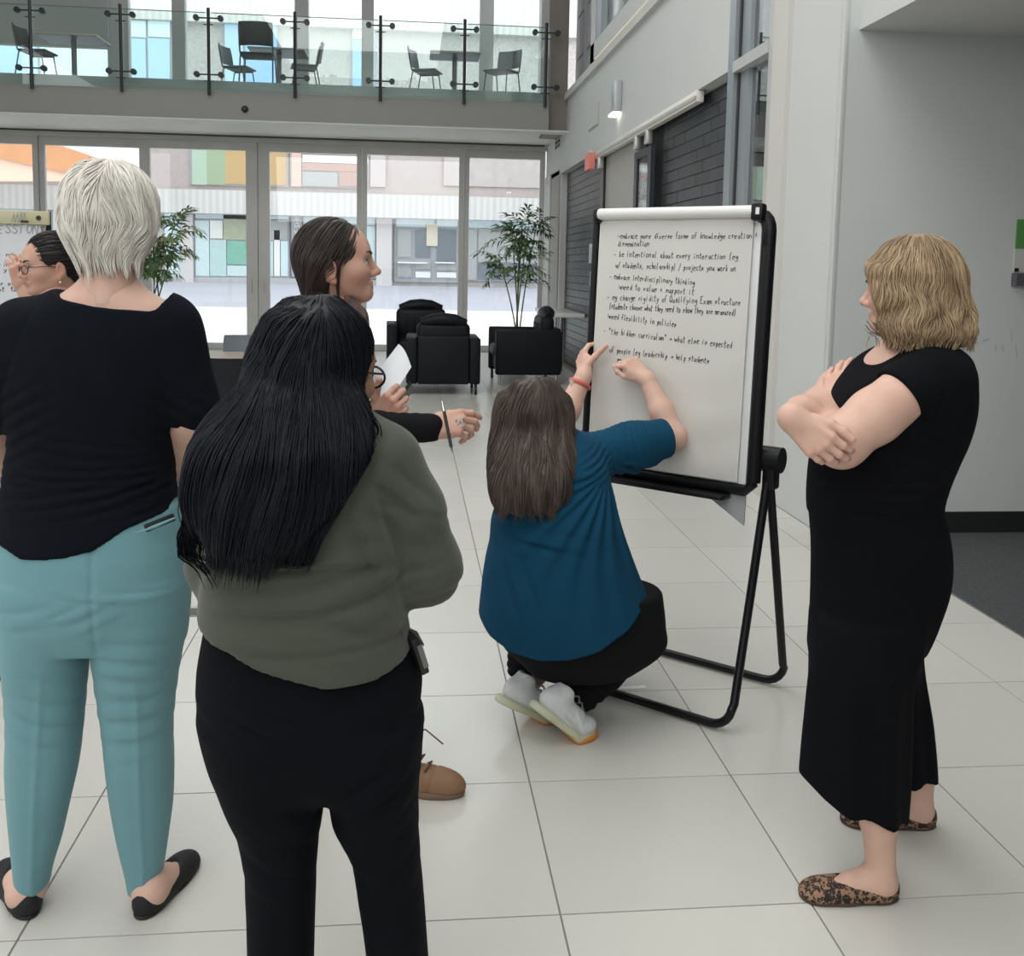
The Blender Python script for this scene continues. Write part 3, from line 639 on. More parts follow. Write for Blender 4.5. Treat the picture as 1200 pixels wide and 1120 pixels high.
# paper pad: its own thing, hung from the easel clamp
pad = empty('flipchart_pad', (ER[0], ER[1], 0), ea, 'large white flip chart pad with handwritten notes clipped to the easel', 'paper pad')
pd = link('sheet_stack', None, None, pad); pd.matrix_local = TLT; pd.name = 'sheets'
M_paper = mat('chart_paper', (.67, .66, .625), .75, noise=(2.2, .04, 3), bump=(3.2, .35, .012))
px0, px1, pz0, pz1 = x0+.055, x1-.03, z0+.025, z1-.005
def sheet_y(x, z):   # gentle cockling, more towards the loose lower half
    k = min(1, max(0, (1.25-z)/.4))
    return .016+.0022*math.sin(z*38+x*7)*k+.0016*math.sin(x*21+z*9)
V = []; Fq = []; NX, NZ = 24, 36
for j in range(NZ+1):
    for i in range(NX+1):
        x = px0+(px1-px0)*i/NX; z = pz0+(pz1-pz0)*j/NZ; V.append((x, sheet_y(x, z), z))
for j in range(NZ):
    for i in range(NX): a = j*(NX+1)+i; Fq.append((a, a+1, a+NX+2, a+NX+1))
nV = len(V); V += [(x, .006, z) for (x, y, z) in V]; Fq += [tuple(i+nV for i in q[::-1]) for q in Fq]
rim = [i for i in range(NX)]
for i in range(NX): Fq.append((i, i+1, nV+i+1, nV+i)); b = NZ*(NX+1)+i; Fq.append((b, b+1, nV+b+1, nV+b))
for j in range(NZ):
    a = j*(NX+1); Fq.append((a, a+NX+1, nV+a+NX+1, nV+a)); a += NX; Fq.append((a, a+NX+1, nV+a+NX+1, nV+a))
MB().add(V, Fq).build('top_sheet', M_paper, pd, True)
MB().tube([(x0+.05, .022, z1+.012), (x1-.03, .022, z1+.012)], .026, 14, flat=.8).build('rolled_sheets', mat('roll_paper', (.78, .78, .76), .6), pd, True)
# --- handwriting: single-stroke alphabet, ribbons of ink on the sheet
GL = {'a': '33 23 12 11 20 30 33 30 40', 'b': '16 10 20 31 32 23 13', 'c': '33 13 02 01 10 30', 'd': '36 30 20 11 12 23 33', 'e': '12 32 33 13 02 01 10 30', 'f': '36 26 15 10|03 23', 'g': '33 13 02 11 21 33 3a 2b 0b',
      'h': '16 10|12 23 33 32 30', 'i': '13 10|15 14', 'j': '23 2a 1b 0a|25 24', 'k': '16 10|33 12 30', 'l': '16 10 20', 'm': '03 00|02 13 22 20|22 33 42 40', 'n': '03 00|02 13 23 32 30', 'o': '13 02 01 10 20 31 32 23 13', 'p': '13 1b|12 23 33 31 20 10',
      'q': '33 13 02 11 21 33 3b', 'r': '13 10|11 23 33', 's': '33 13 02 32 21 00', 't': '16 11 20 30|04 34', 'u': '03 01 10 20 33 30 40', 'v': '03 10 33', 'w': '03 10 22 30 43', 'x': '03 30|33 00', 'y': '03 11 21|33 2a 0b', 'z': '03 33 00 30',
      '-': '02 32', ',': '11 0a', '(': '26 14 11 2a', ')': '16 24 21 1a', '/': '36 0a', '&': '22 12|15 11|03 23', '"': '16 14|26 24', '>': '02 42|33 42 31', '^': '14 11 41|30 41 32', 'Q': '16 04 01 10 20 31 34 26 16|21 4a', 'E': '36 06 00 30|03 23', ' ': '',
      'G': '36 16 04 01 10 30 32 22', 'R': '00 06 26 34 23 03|13 30', 'S': '35 26 16 05 14 32 31 20 10 01', 'I': '16 10', 'O': '16 04 02 10 20 32 34 26 16', 'N': '00 06 30 36', '~': '00 16 20 36 40', '.': '10 11'}
def glyph(ch):
    S = []
    for st in GL.get(ch, '').split('|'):
        P = []
        for q in st.split():
            y = int(q[1]) if q[1] in '0123456789' else -(1 if q[1] == 'a' else 2)
            P.append((int(q[0])/4., y/6.))
        if P: S.append(P)
    return S
def write_line(text, xs, xe, zs, ze, size, wid, parent, yfun, material, rnd, name='handwriting'):
    """ribbons; x runs from xs to xe (either sense), baseline from zs to ze"""
    n = len(text); V = []; Fq = []; sg = 1 if xe > xs else -1; adv = abs(xe-xs)/max(n, 1)
    for k, ch in enumerate(text):
        jx, jz, js = rnd.uniform(-.08, .08)*adv, rnd.uniform(-.06, .06)*size, rnd.uniform(.85, 1.12)
        cx = xs+sg*adv*k+jx; cz = zs+(ze-zs)*k/max(n, 1)+jz
        for st in glyph(ch):
            P = [(cx+sg*(gx*.82+gz_*.16)*adv*1.05*(1+rnd.uniform(-.05, .05)), cz+gz_*size*js+rnd.uniform(-.02, .02)*size) for gx, gz_ in st]
            for (a, b) in zip(P[:-1], P[1:]):
                dx, dz = b[0]-a[0], b[1]-a[1]; l = math.hypot(dx, dz) or 1e-6; nx, nz_ = -dz/l*wid, dx/l*wid; ex_, ez = dx/l*wid*.5, dz/l*wid*.5
                q = [(a[0]-ex_+nx, a[1]-ez+nz_), (a[0]-ex_-nx, a[1]-ez-nz_), (b[0]+ex_-nx, b[1]+ez-nz_), (b[0]+ex_+nx, b[1]+ez+nz_)]
                i = len(V); V += [(x, yfun(x, z)+.0009, z) for x, z in q]; Fq.append((i, i+1, i+2, i+3))
    return MB().add(V, Fq).build(name, material, parent)
M_ink = mat('marker_ink', (.03, .03, .035), .6)
LN = [('-embrace more diverse forms of knowledge creation &', .630, .100, 1.604, 1.604), ('dissemination', .628, .500, 1.577, 1.577), ('- be intentional about every interaction (eg', .642, .165, 1.540, 1.535),
      ('w/ students, scholarship) / projects you work on', .632, .170, 1.500, 1.495), ('- embrace interdisciplinary thinking', .655, .315, 1.460, 1.446), ('^need to value & support it', .615, .315, 1.424, 1.412),
      ('- eg change rigidity of Qualifying Exam structure', .660, .145, 1.385, 1.384), ('(students choose what they need to show they are measured)', .650, .160, 1.352, 1.350), ('^need flexibility in policies', .655, .375, 1.318, 1.300),
      ('- "the hidden curriculum" > what else is expected', .668, .165, 1.262, 1.240), ('of people (eg leadership > help students', .640, .245, 1.196, 1.183)]
rn = random.Random(5)
for tx_, a, b, c, d in LN: write_line(tx_, a, b, c-.004, d-.004, .021, .00105, pd, sheet_y, M_ink, rn)

# second flip chart at the far left, with the woman in glasses
Y2 = 4.45
c2 = aY(20, 300, Y2); e2 = empty('flipchart_easel', (c2[0], Y2, 0), math.radians(8), 'pale wooden topped flip chart easel behind the person in glasses', 'easel')
zt = aY(28, 247, Y2)[2]; zb = aY(28, 263, Y2)[2]; xr = aY(57, 255, Y2)[0]-c2[0]; xl = xr-.72
bx('clamp_board', mat('yellow_wood', (.55, .52, .33), .5, noise=(6, .12)), e2, xl, xr, -.02, .01, zb, zt, .004)
for xx in (xl+.06, xr-.04): MB().tube([(xx, -.026, (zt+zb)/2), (xx, -.018, (zt+zb)/2)], .010, 10).build('clamp_bolt', M_black, e2, True)
bx('clamp_latch', M_black, e2, xr-.11, xr-.08, -.026, -.018, zb+.008, zb+.016)
bx('back_board', M_white, e2, xl+.01, xr-.01, .012, .03, zb-.95, zb)
for (xa, xb_) in ((xl+.08, xl-.06), (xr-.015, xr+.02)): MB().tube([(xa, .03, zt-.0), (xb_, -.12, .012)], .014, 8).build('leg', M_esl, e2, True)
MB().tube([((xl+xr)/2, .04, zb-.1), ((xl+xr)/2, .55, .012)], .014, 8).build('leg', M_esl, e2, True)
p2 = empty('flipchart_pad', (c2[0], Y2, 0), math.radians(8), 'white flip chart sheet with large grey capitals behind the person in glasses', 'paper pad')
bx('sheet', mat('sheet_cool', (.66, .68, .72), .7), p2, xl+.03, xr-.035, -.006, .011, zb-.86, zb-.003)
MB().box(xl+.02, xl+.16, -.04, -.03, zt-.05, zt-.0).build('curled_corner', mat('roll_paper', (.78, .78, .76), .6), p2)
flat = lambda x, z: -.0075-.0018
def f2(x, z): return -.0085
xg = aY(-2, 270, Y2)[0]-c2[0]; zg = aY(25, 274, Y2)[2]; M_gink = mat('grey_ink', (.30, .31, .34), .6)
write_line('GRESSIONS', xg-.05, aY(54, 270, Y2)[0]-c2[0], zg, zg+.004, .035, .0016, p2, f2, M_gink, rn)
za = (zt+zb)/2-.018; write_line('~~', aY(15, 255, Y2)[0]-c2[0], aY(32, 255, Y2)[0]-c2[0], za, za, .038, .0013, p2, lambda x, z: -.0225, M_gink, rn)
for (tx_, pa, pb, py) in (('y', -2, 3, 284), ('in now', -8, 24, 300), ('are in', -8, 12, 312), ('me y', -8, 10, 318), ('our own', -6, 22, 334), ('not to', -6, 22, 341)):
    zq = aY(10, py, Y2)[2]; write_line(tx_, aY(pa, py, Y2)[0]-c2[0], aY(pb, py, Y2)[0]-c2[0], zq, zq, .018, .0012, p2, f2, M_ink, rn)
# ================================================================ PEOPLE: distance-field modelling kit
f32 = np.float32
def V3(*a): return np.array(a, dtype=float)
def unit(v): v = np.asarray(v, float); return v/(np.linalg.norm(v)+1e-12)
class SDF:
    def __init__(s): s.ops = []
    def _a(s, fn, lo, hi, k, op): s.ops.append((fn, np.asarray(lo, float), np.asarray(hi, float), k, op)); return s
    def cap(s, a, b, ra, rb=None, k=.015, op='u', flat=None):
        rb = ra if rb is None else rb; a = np.asarray(a, float); b = np.asarray(b, float); ba = b-a; L2 = max(ba.dot(ba), 1e-9)
        wv, wf = (unit(flat[0]), flat[1]) if flat else (None, 1)
        def fn(P):
            q = P-a; t = np.clip(q@ba/L2, 0, 1); q = q-t[:, None]*ba
            if wv is not None: q = q+(q@wv)[:, None]*(1/wf-1)*wv
            return np.sqrt((q*q).sum(1))-(ra+(rb-ra)*t)
        r = max(ra, rb)*max(1, wf); return s._a(fn, np.minimum(a, b)-r, np.maximum(a, b)+r, k, op)
    def chain(s, pts, rs, k=.012, op='u', flat=None):
        for i in range(len(pts)-1): s.cap(pts[i], pts[i+1], rs[i], rs[i+1], k, op, flat)
        return s
    def ell(s, c, r, R=None, k=.015, op='u'):
        c = np.asarray(c, float); r = np.asarray(r, float); R_ = None if R is None else np.asarray(R, float)   # R columns = axes
        def fn(P):
            q = P-c
            if R_ is not None: q = q@R_
            a = q/r; k0 = np.sqrt((a*a).sum(1)); b = a/r; k1 = np.sqrt((b*b).sum(1))+1e-9
            return k0*(k0-1)/k1
        e = np.full(3, r.max()) if R is not None else r
        return s._a(fn, c-e, c+e, k, op)
    def loft(s, rows, k=.015, op='u', rnd=.012, e=2.2):
        """rows (z, cx, cy, a, b): elliptical sections stacked in z"""
        A = np.array(sorted(rows), float); z = A[:, 0]; zz = np.linspace(z[0], z[-1], 240); n = len(z)
        out = []
        for c in range(1, 5):
            y = A[:, c]; m = np.zeros(n)
            sl = np.diff(y)/np.diff(z)
            for i in range(n): m[i] = sl[0] if i == 0 else (sl[-1] if i == n-1 else ((sl[i-1]*(z[i+1]-z[i])+sl[i]*(z[i]-z[i-1]))/(z[i+1]-z[i-1])))
            j = np.clip(np.searchsorted(z, zz)-1, 0, n-2); h = z[j+1]-z[j]; t = (zz-z[j])/h
            out.append((2*t**3-3*t**2+1)*y[j]+(t**3-2*t**2+t)*h*m[j]+(-2*t**3+3*t**2)*y[j+1]+(t**3-t**2)*h*m[j+1])
        cx, cy, ra, rb = out
        def fn(P):
            x = P[:, 2]; X = np.interp(x, zz, cx); Y = np.interp(x, zz, cy); a = np.interp(x, zz, ra); b = np.interp(x, zz, rb)
            q = ((np.abs(P[:, 0]-X)/a)**e+(np.abs(P[:, 1]-Y)/b)**e)**(1/e)
            d = (q-1)*np.minimum(a, b)
            v = np.maximum(zz[0]-x, x-zz[-1])
            dd = np.maximum(d, v); m = (d > -rnd) & (v > -rnd)
            return np.where(m, np.sqrt(np.maximum(d+rnd, 0)**2+np.maximum(v+rnd, 0)**2)-rnd, dd)
        lo = V3((cx-ra).min(), (cy-rb).min(), z[0]); hi = V3((cx+ra).max(), (cy+rb).max(), z[-1])
        return s._a(fn, lo, hi, k, op)
    def cut(s, fn, k=.004): return s._a(fn, [-99]*3, [99]*3, k, 'i')        # keep where fn<0
    def disp(s, fn): return s._a(fn, [-99]*3, [99]*3, 0, 'd')               # add fn to the distance
    def bounds(s):
        L = [o for o in s.ops if o[4] == 'u']; return np.min([o[1] for o in L], 0), np.max([o[2] for o in L], 0)
    @staticmethod
    def _mix(D, d, k, op):
        if op == 'u':
            h = np.clip(.5+.5*(d-D)/k, 0, 1); return d+(D-d)*h-k*h*(1-h)
        if op == 's': d = -d
        if op in 'si':
            h = np.clip(.5-.5*(d-D)/k, 0, 1); return d+(D-d)*h+k*h*(1-h)
        return D+d
    def __call__(s, P):
        D = np.full(len(P), .3)
        for fn, lo, hi, k, op in s.ops: D = s._mix(D, fn(P), k, op)
        return D
    def grad(s, P, e=.004):
        d0 = s(P); G = np.stack([s(P+np.eye(3)[i]*e)-d0 for i in range(3)], 1); return d0, G/(np.linalg.norm(G, axis=1)[:, None]+1e-9)
    def mesh(s, h, pad=.012):
        lo, hi = s.bounds(); lo = lo-pad-2*h; hi = hi+pad+2*h; N = np.ceil((hi-lo)/h).astype(int)+1
        ax = [lo[i]+h*np.arange(N[i]) for i in range(3)]
        D = np.full(N, .3)
        for fn, l, u, k, op in s.ops:
            pd_ = k+3*h
            i0 = np.clip(np.floor((l-pd_-lo)/h).astype(int), 0, N-1); i1 = np.clip(np.ceil((u+pd_-lo)/h).astype(int)+1, 1, N)
            if (i1 <= i0).any(): continue
            g = np.meshgrid(*[ax[i][i0[i]:i1[i]] for i in range(3)], indexing='ij'); sh = g[0].shape
            P = np.stack([q.ravel() for q in g], 1); sl = tuple(slice(i0[i], i1[i]) for i in range(3))
            if op in 'di':
                dd = D[sl].ravel(); near = np.abs(dd) < .06 if op == 'd' else np.ones(len(dd), bool); o = dd.copy()
                o[near] = s._mix(dd[near], fn(P[near]), k, op); D[sl] = o.reshape(sh)
            else: D[sl] = s._mix(D[sl].ravel(), fn(P), k, op).reshape(sh)
        return surface_nets(D, lo, h)
def surface_nets(D, lo, h):
    S = D < 0; N = D.shape
    cs = [(a, b, c) for a in (0, 1) for b in (0, 1) for c in (0, 1)]
    def sh(A, a, b, c): return A[a:N[0]-1+a, b:N[1]-1+b, c:N[2]-1+c]
    cnt = sum(sh(S, *c).astype(np.int8) for c in cs); M = (cnt > 0) & (cnt < 8); I = np.argwhere(M)
    d = np.stack([D[I[:, 0]+a, I[:, 1]+b, I[:, 2]+c] for a, b, c in cs], 1)
    acc = np.zeros((len(I), 3)); num = np.zeros(len(I))
    for i in range(8):
        for j in range(i+1, 8):
            ca, cb = np.array(cs[i]), np.array(cs[j])
            if np.abs(ca-cb).sum() != 1: continue
            m = (d[:, i] < 0) != (d[:, j] < 0); den = d[:, i]-d[:, j]; t = np.where(m, d[:, i]/np.where(den == 0, 1, den), 0)
            acc += m[:, None]*(ca+t[:, None]*(cb-ca)); num += m
    V = lo+h*(I+acc/num[:, None])
    vid = np.full(M.shape, -1, np.int64); vid[M] = np.arange(len(I)); Q = []
    for ax in range(3):
        u, v = (ax+1) % 3, (ax+2) % 3
        s0 = [slice(None)]*3; s1 = [slice(None)]*3; s0[ax] = slice(0, -1); s1[ax] = slice(1, None)
        a, b = S[tuple(s0)], S[tuple(s1)]; E = np.argwhere(a != b)
        E = E[(E[:, u] > 0) & (E[:, v] > 0) & (E[:, u] < N[u]-1) & (E[:, v] < N[v]-1)]
        if not len(E): continue
        inside = S[E[:, 0], E[:, 1], E[:, 2]]
        def at(du, dv):
            X = E.copy(); X[:, u] += du; X[:, v] += dv; return vid[X[:, 0], X[:, 1], X[:, 2]]
        q = np.stack([at(-1, -1), at(0, -1), at(0, 0), at(-1, 0)], 1); q[~inside] = q[~inside][:, ::-1]; Q.append(q)
    return V, np.concatenate(Q)
def merge(parts):
    V = []; Q = []; k = 0
    for v, q in parts: V.append(v); Q.append(q+k); k += len(v)
    return np.concatenate(V), np.concatenate(Q)
def np_mesh(name, V, Q, smooth=True, attrs=None):
    me = bpy.data.meshes.new(name); me.vertices.add(len(V)); me.vertices.foreach_set('co', np.ascontiguousarray(V, dtype=f32).ravel())
    n = Q.shape[1]; me.loops.add(Q.size); me.loops.foreach_set('vertex_index', np.ascontiguousarray(Q, dtype=np.int32).ravel())
    me.polygons.add(len(Q)); me.polygons.foreach_set('loop_start', np.arange(0, Q.size, n, dtype=np.int32))
    try: me.polygons.foreach_set('loop_total', np.full(len(Q), n, dtype=np.int32))
    except Exception: pass
    me.polygons.foreach_set('use_smooth', np.full(len(Q), smooth, dtype=bool)); me.update(calc_edges=True); me.validate()
    for k, a in (attrs or {}).items():
        at = me.attributes.new(k, 'FLOAT', 'POINT'); at.data.foreach_set('value', np.ascontiguousarray(a, dtype=f32))
    return me
class Person:
    def __init__(s, base, label):
        s.o = np.asarray(base, float); s.root = empty('person', tuple(s.o), 0, label, 'person'); s.skin = []
    def add(s, name, V, Q, material, attrs=None, parent=None, smooth=True, label=None):
        o = link(name, np_mesh(name, V-s.o, Q, smooth, attrs), material, parent or s.root)
        if label: o['label'] = label
        return o
    def cloth(s, name, sdf, h, material, label=None): V, Q = sdf.mesh(h); return s.add(name, V, Q, material, {'shade': np.full(len(V), .42)} if name == 'hair' else None, label=label)
    def mb(s, name, m, material, parent=None, smooth=True, label=None):
        m.v = [tuple(np.array(v)-s.o) for v in m.v]; o = m.build(name, material, parent or s.root, smooth)
        if label: o['label'] = label
        return o
def prow(py, xl, xr, b, Y):
    """one body section from its outline in the photograph at depth Y"""
    p = aY((xl+xr)/2, py, Y); l = aY(xl, py, Y); r = aY(xr, py, Y); return (p[2], p[0], Y, abs(r[0]-l[0])/2, b)
def prows(Y, L): return [prow(*r, Y) if len(r) == 4 else prow(*r) for r in L]
def hem(pts, Y, keep_above=True):
    """half space bounded by a hem line given in pixels at depth Y"""
    W = np.array([aY(a, b, Y) for a, b in pts]); i = np.argsort(W[:, 0]); X, Z = W[i, 0], W[i, 2]
    if keep_above: return lambda P: np.interp(P[:, 0], X, Z)-P[:, 2]
    return lambda P: P[:, 2]-np.interp(P[:, 0], X, Z)
def folds(specs):
    """cloth folds: (centre, radius, direction, wavelength, amplitude[, seed])"""
    def fn(P):
        o = np.zeros(len(P))
        for i, (c, r, d, wl, am) in enumerate(specs):
            q = P-np.asarray(c); w = np.exp(-((q/np.asarray(r))**2).sum(1)); d = unit(d)
            ph = 2*np.pi*(q@d)/wl; t1 = unit(np.cross(d, [.3, .8, .5])); t2 = np.cross(d, t1)
            ph = ph+1.3*np.sin((q@t1)*14+i)+.9*np.sin((q@t2)*21+i*2.1)+.7*np.sin((q@d)*9+i)
            o += am*w*(np.sin(ph)+.35*np.sin(2.1*ph+1))*-1
        return o
    return fn
# ---------------------------------------------------------------- head
def head_frame(O, fv, up=(0, 0, 1)):
    f = unit(fv); r = unit(np.cross(f, up)); u = np.cross(r, f); return np.asarray(O, float), np.stack([r, f, u], 1)   # columns right, forward, up
def head_sdf(ears=(1, 1), neck_dir=(0, -.03, -.16), neck_r=.052):
    s = SDF()
    s.ell((0, -.010, .042), (.0735, .094, .083)); s.ell((0, .026, -.014), (.059, .065, .080), k=.03); s.ell((0, .036, .050), (.056, .054, .046), k=.03)
    for g in (-1, 1):
        s.cap((g*.047, -.002, -.040), (g*.015, .067, -.078), .019, .016, k=.03); s.ell((g*.04, .056, -.018), (.026, .03, .024), k=.03)
    s.ell((0, .070, -.077), (.020, .018, .016), k=.02); s.cap((-.03, .076, .03), (.03, .076, .03), .015, k=.022)
    s.cap((0, .089, .018), (0, .109, -.019), .0058, .0082, k=.014); s.ell((0, .108, -.023), (.0100, .0115, .0090), k=.008)
    for g in (-1, 1): s.ell((g*.0115, .096, -.028), (.008, .0105, .008), k=.008)
    for g in (-1, 1): s.ell((g*.033, .099, .006), (.019, .016, .0125), k=.016, op='s')
    s.cap((-.018, .0880, -.0485), (.018, .0880, -.0485), .0072, k=.008, flat=((0, 0, 1), .75)); s.cap((-.014, .0865, -.060), (.014, .0865, -.060), .0078, k=.008, flat=((0, 0, 1), .8))
    s.ell((0, .0975, -.0545), (.018, .004, .0014), k=.004, op='s')
    for g, on in zip((-1, 1), ears):
        if on:
            s.ell((g*.077, -.012, -.008), (.010, .019, .032), np.stack([unit((1, -.35*g, 0)), unit((.35*g, 1, -.18)), unit((0, .18, 1))], 1), k=.008)
            s.ell((g*.088, -.009, -.004), (.007, .011, .019), k=.006, op='s'); s.ell((g*.079, -.004, -.036), (.007, .008, .011), k=.008)
    a = V3(0, -.018, -.04); s.cap(a, a+np.asarray(neck_dir), neck_r*.98, neck_r*1.06, k=.03)
    return s
def head_attrs(V):
    """lips, and warmth of nose, cheeks and ears, as mesh attributes in head space"""
    lip = np.exp(-(((V[:, 0])/.0215)**6+((V[:, 2]+.0545)/.0095)**6))*(V[:, 1] > .07)
    blush = np.exp(-(((np.abs(V[:, 0])-.045)/.022)**2+((V[:, 2]+.03)/.022)**2))*(V[:, 1] > .02)*.7+np.exp(-(((V[:, 0])/.015)**2+((V[:, 2]+.024)/.012)**2))*(V[:, 1] > .09)*.8+np.clip((np.abs(V[:, 0])-.076)/.006, 0, 1)*.7
    return {'lip': np.clip(lip, 0, 1), 'blush': np.clip(blush, 0, 1)}
def make_head(P, O, fv, sc=1., up=(0, 0, 1), ears=(1, 1), neck_dir=(0, -.03, -.16), neck_r=.052, h=.0034, eyes=True, browcol=None, lids=True):
    O, R = head_frame(O, fv, up); V, Q = head_sdf(ears, neck_dir, neck_r).mesh(h)
    at = head_attrs(V); W = O+(V*sc)@R.T; P.skin.append((W, Q, at))
    T = lambda p: O+(np.asarray(p)*sc)@R.T
    if eyes:
        for g in (-1, 1):
            c = np.array((g*.0315, .0765, .005)); m = MB()
            for nm, r_, mt in (('eye', .0118, mat('eye_white', (.75, .72, .7), .2)),):
                sv = []; n1, n2 = 10, 14
                for i in range(n1+1):
                    for j in range(n2): th, ph = math.pi*i/n1, 2*math.pi*j/n2; sv.append(c+r_*V3(math.sin(th)*math.cos(ph), math.cos(th), math.sin(th)*math.sin(ph)))
                fq = [(i*n2+j, i*n2+(j+1) % n2, (i+1)*n2+(j+1) % n2, (i+1)*n2+j) for i in range(n1) for j in range(n2)]
                e = P.mb('eye', MB().add([T(v) for v in sv], fq), mt)
            ir = [c+V3(0, .0106, 0)+.0058*V3(math.cos(a), 0, math.sin(a)) for a in np.linspace(0, 2*math.pi, 12, endpoint=False)]; ir.append(c+V3(0, .0129, 0))
            P.mb('iris', MB().add([T(v) for v in ir], [(i, (i+1) % 12, 12) for i in range(12)]), mat('iris_dark', (.03, .02, .015), .15), e)
            arc = [(g*.032+g*x, .0882-abs(x)*.3, .0098+.003-x*x*16) for x in np.linspace(-.014, .016, 7)]
            P.mb('eyelid', MB().tube([T(v) for v in arc], .0021*sc, 6), mat('lash_dark', (.03, .02, .018), .6), e)
            if browcol:
                arc = [(g*(.013+.034*t), .0985-.003*t-.0085*t*t, .0265+.0065*math.sin(t*2.3)) for t in np.linspace(0, 1, 8)]
                P.mb('eyebrow', MB().tube([T(v) for v in arc], [.0022*sc, .0042*sc, .0044*sc, .0042*sc, .0038*sc, .0032*sc, .0026*sc, .0012*sc], 6, flat=.8), mat('brow_'+browcol[0], browcol[1], .8))
    return O, R, T
# ---------------------------------------------------------------- hand
def make_hand(P, W, d, dorsal, side, curl=((20, 25, 15),)*4, thumb=(.7, .6, -.35), tcurl=15, sc=1., spread=4, h=.0024, thumb_w=None, wr=.025, arm=None):
    """d: wrist->fingers, dorsal: back of the hand, side +1/-1 picks the thumb side"""
    W = np.asarray(W, float); d = unit(d); n = unit(np.asarray(dorsal)-d*np.dot(dorsal, d)); t = np.cross(d, n)*side
    if len(curl) == 1: curl = curl*4
    s = SDF(); X = lambda a, b, c: W+(d*a+t*b+n*c)*sc
    off_ = (.030, .0105, -.009, -.028); L = (.088, .092, .087, .078); FL = (.068, .076, .070, .054)
    s.cap(X(-.004, 0, 0), X(.022, 0, 0), wr*sc, .025*sc, k=.012, flat=(n, .82))
    if arm is not None:
        q = np.asarray(arm, float)-W; q = W+unit(q)*min(.07, np.linalg.norm(q)*.6); s.cap(q, W, wr*sc*1.12, wr*sc*.98, k=.02)
    for i in range(4): s.cap(X(.012, off_[i]*.55, 0), X(L[i], off_[i], .0025), .0135*sc, .0108*sc, k=.012)
    s.cap(X(.018, .016, -.008), X(.056, .033, -.008), .016*sc, .0125*sc, k=.012); s.cap(X(.02, -.018, -.009), X(.06, -.024, -.007), .013*sc, .010*sc, k=.012)
    tips = []
    for i in range(4):
        p = X(L[i], off_[i], .0015); a = 0.; sp = math.radians(spread)*(1.5-i)/1.5; rr = (.0094, .0096, .0092, .0082)[i]
        for j, fr in enumerate((.45, .31, .24)):
            a += math.radians(curl[i][j]); dd = (d*math.cos(a)-n*math.sin(a))*math.cos(sp)+t*math.sin(sp)*max(0, math.cos(a)); q = p+dd*FL[i]*fr*sc
            s.cap(p, q, rr*sc*(1-.1*j), rr*sc*(.9-.1*j), k=.004); p = q
        tips.append(p)
    th = unit(d*thumb[0]+t*thumb[1]+n*thumb[2]) if thumb_w is None else unit(thumb_w); p = X(.034, .030, -.008); ax = unit(np.cross(th, unit(d*.9-t*.3)))
    for j, (ll, r0, r1) in enumerate(((.036, .0135, .0115), (.031, .0112, .0102), (.024, .0102, .0085))):
        q = p+th*ll*sc; s.cap(p, q, r0*sc, r1*sc, k=.006); p = q; an = math.radians(tcurl)
        th = th*math.cos(an)+np.cross(ax, th)*math.sin(an)+ax*ax.dot(th)*(1-math.cos(an))
    tips.append(p)
    V, Q = s.mesh(h); dist = np.min([np.linalg.norm(V-tp, axis=1) for tp in tips], 0)
    kn = np.min([np.linalg.norm(V-X(L[i], off_[i], .01), axis=1) for i in range(4)], 0)
    P.skin.append((V, Q, {'lip': np.zeros(len(V)), 'blush': np.clip(np.exp(-(dist/.014)**2)*.8+np.exp(-(kn/.012)**2)*.5, 0, 1)}))
    return tips
def finish_body(P, body_sdf, h, material):
    V, Q = body_sdf.mesh(h); parts = [(V, Q, {'lip': np.zeros(len(V)), 'blush': np.zeros(len(V))})]+P.skin
    VV, QQ = merge([(a, b) for a, b, c in parts]); at = {k: np.concatenate([c[k] for a, b, c in parts]) for k in ('lip', 'blush')}
    return P.add('body', VV, QQ, material, at)
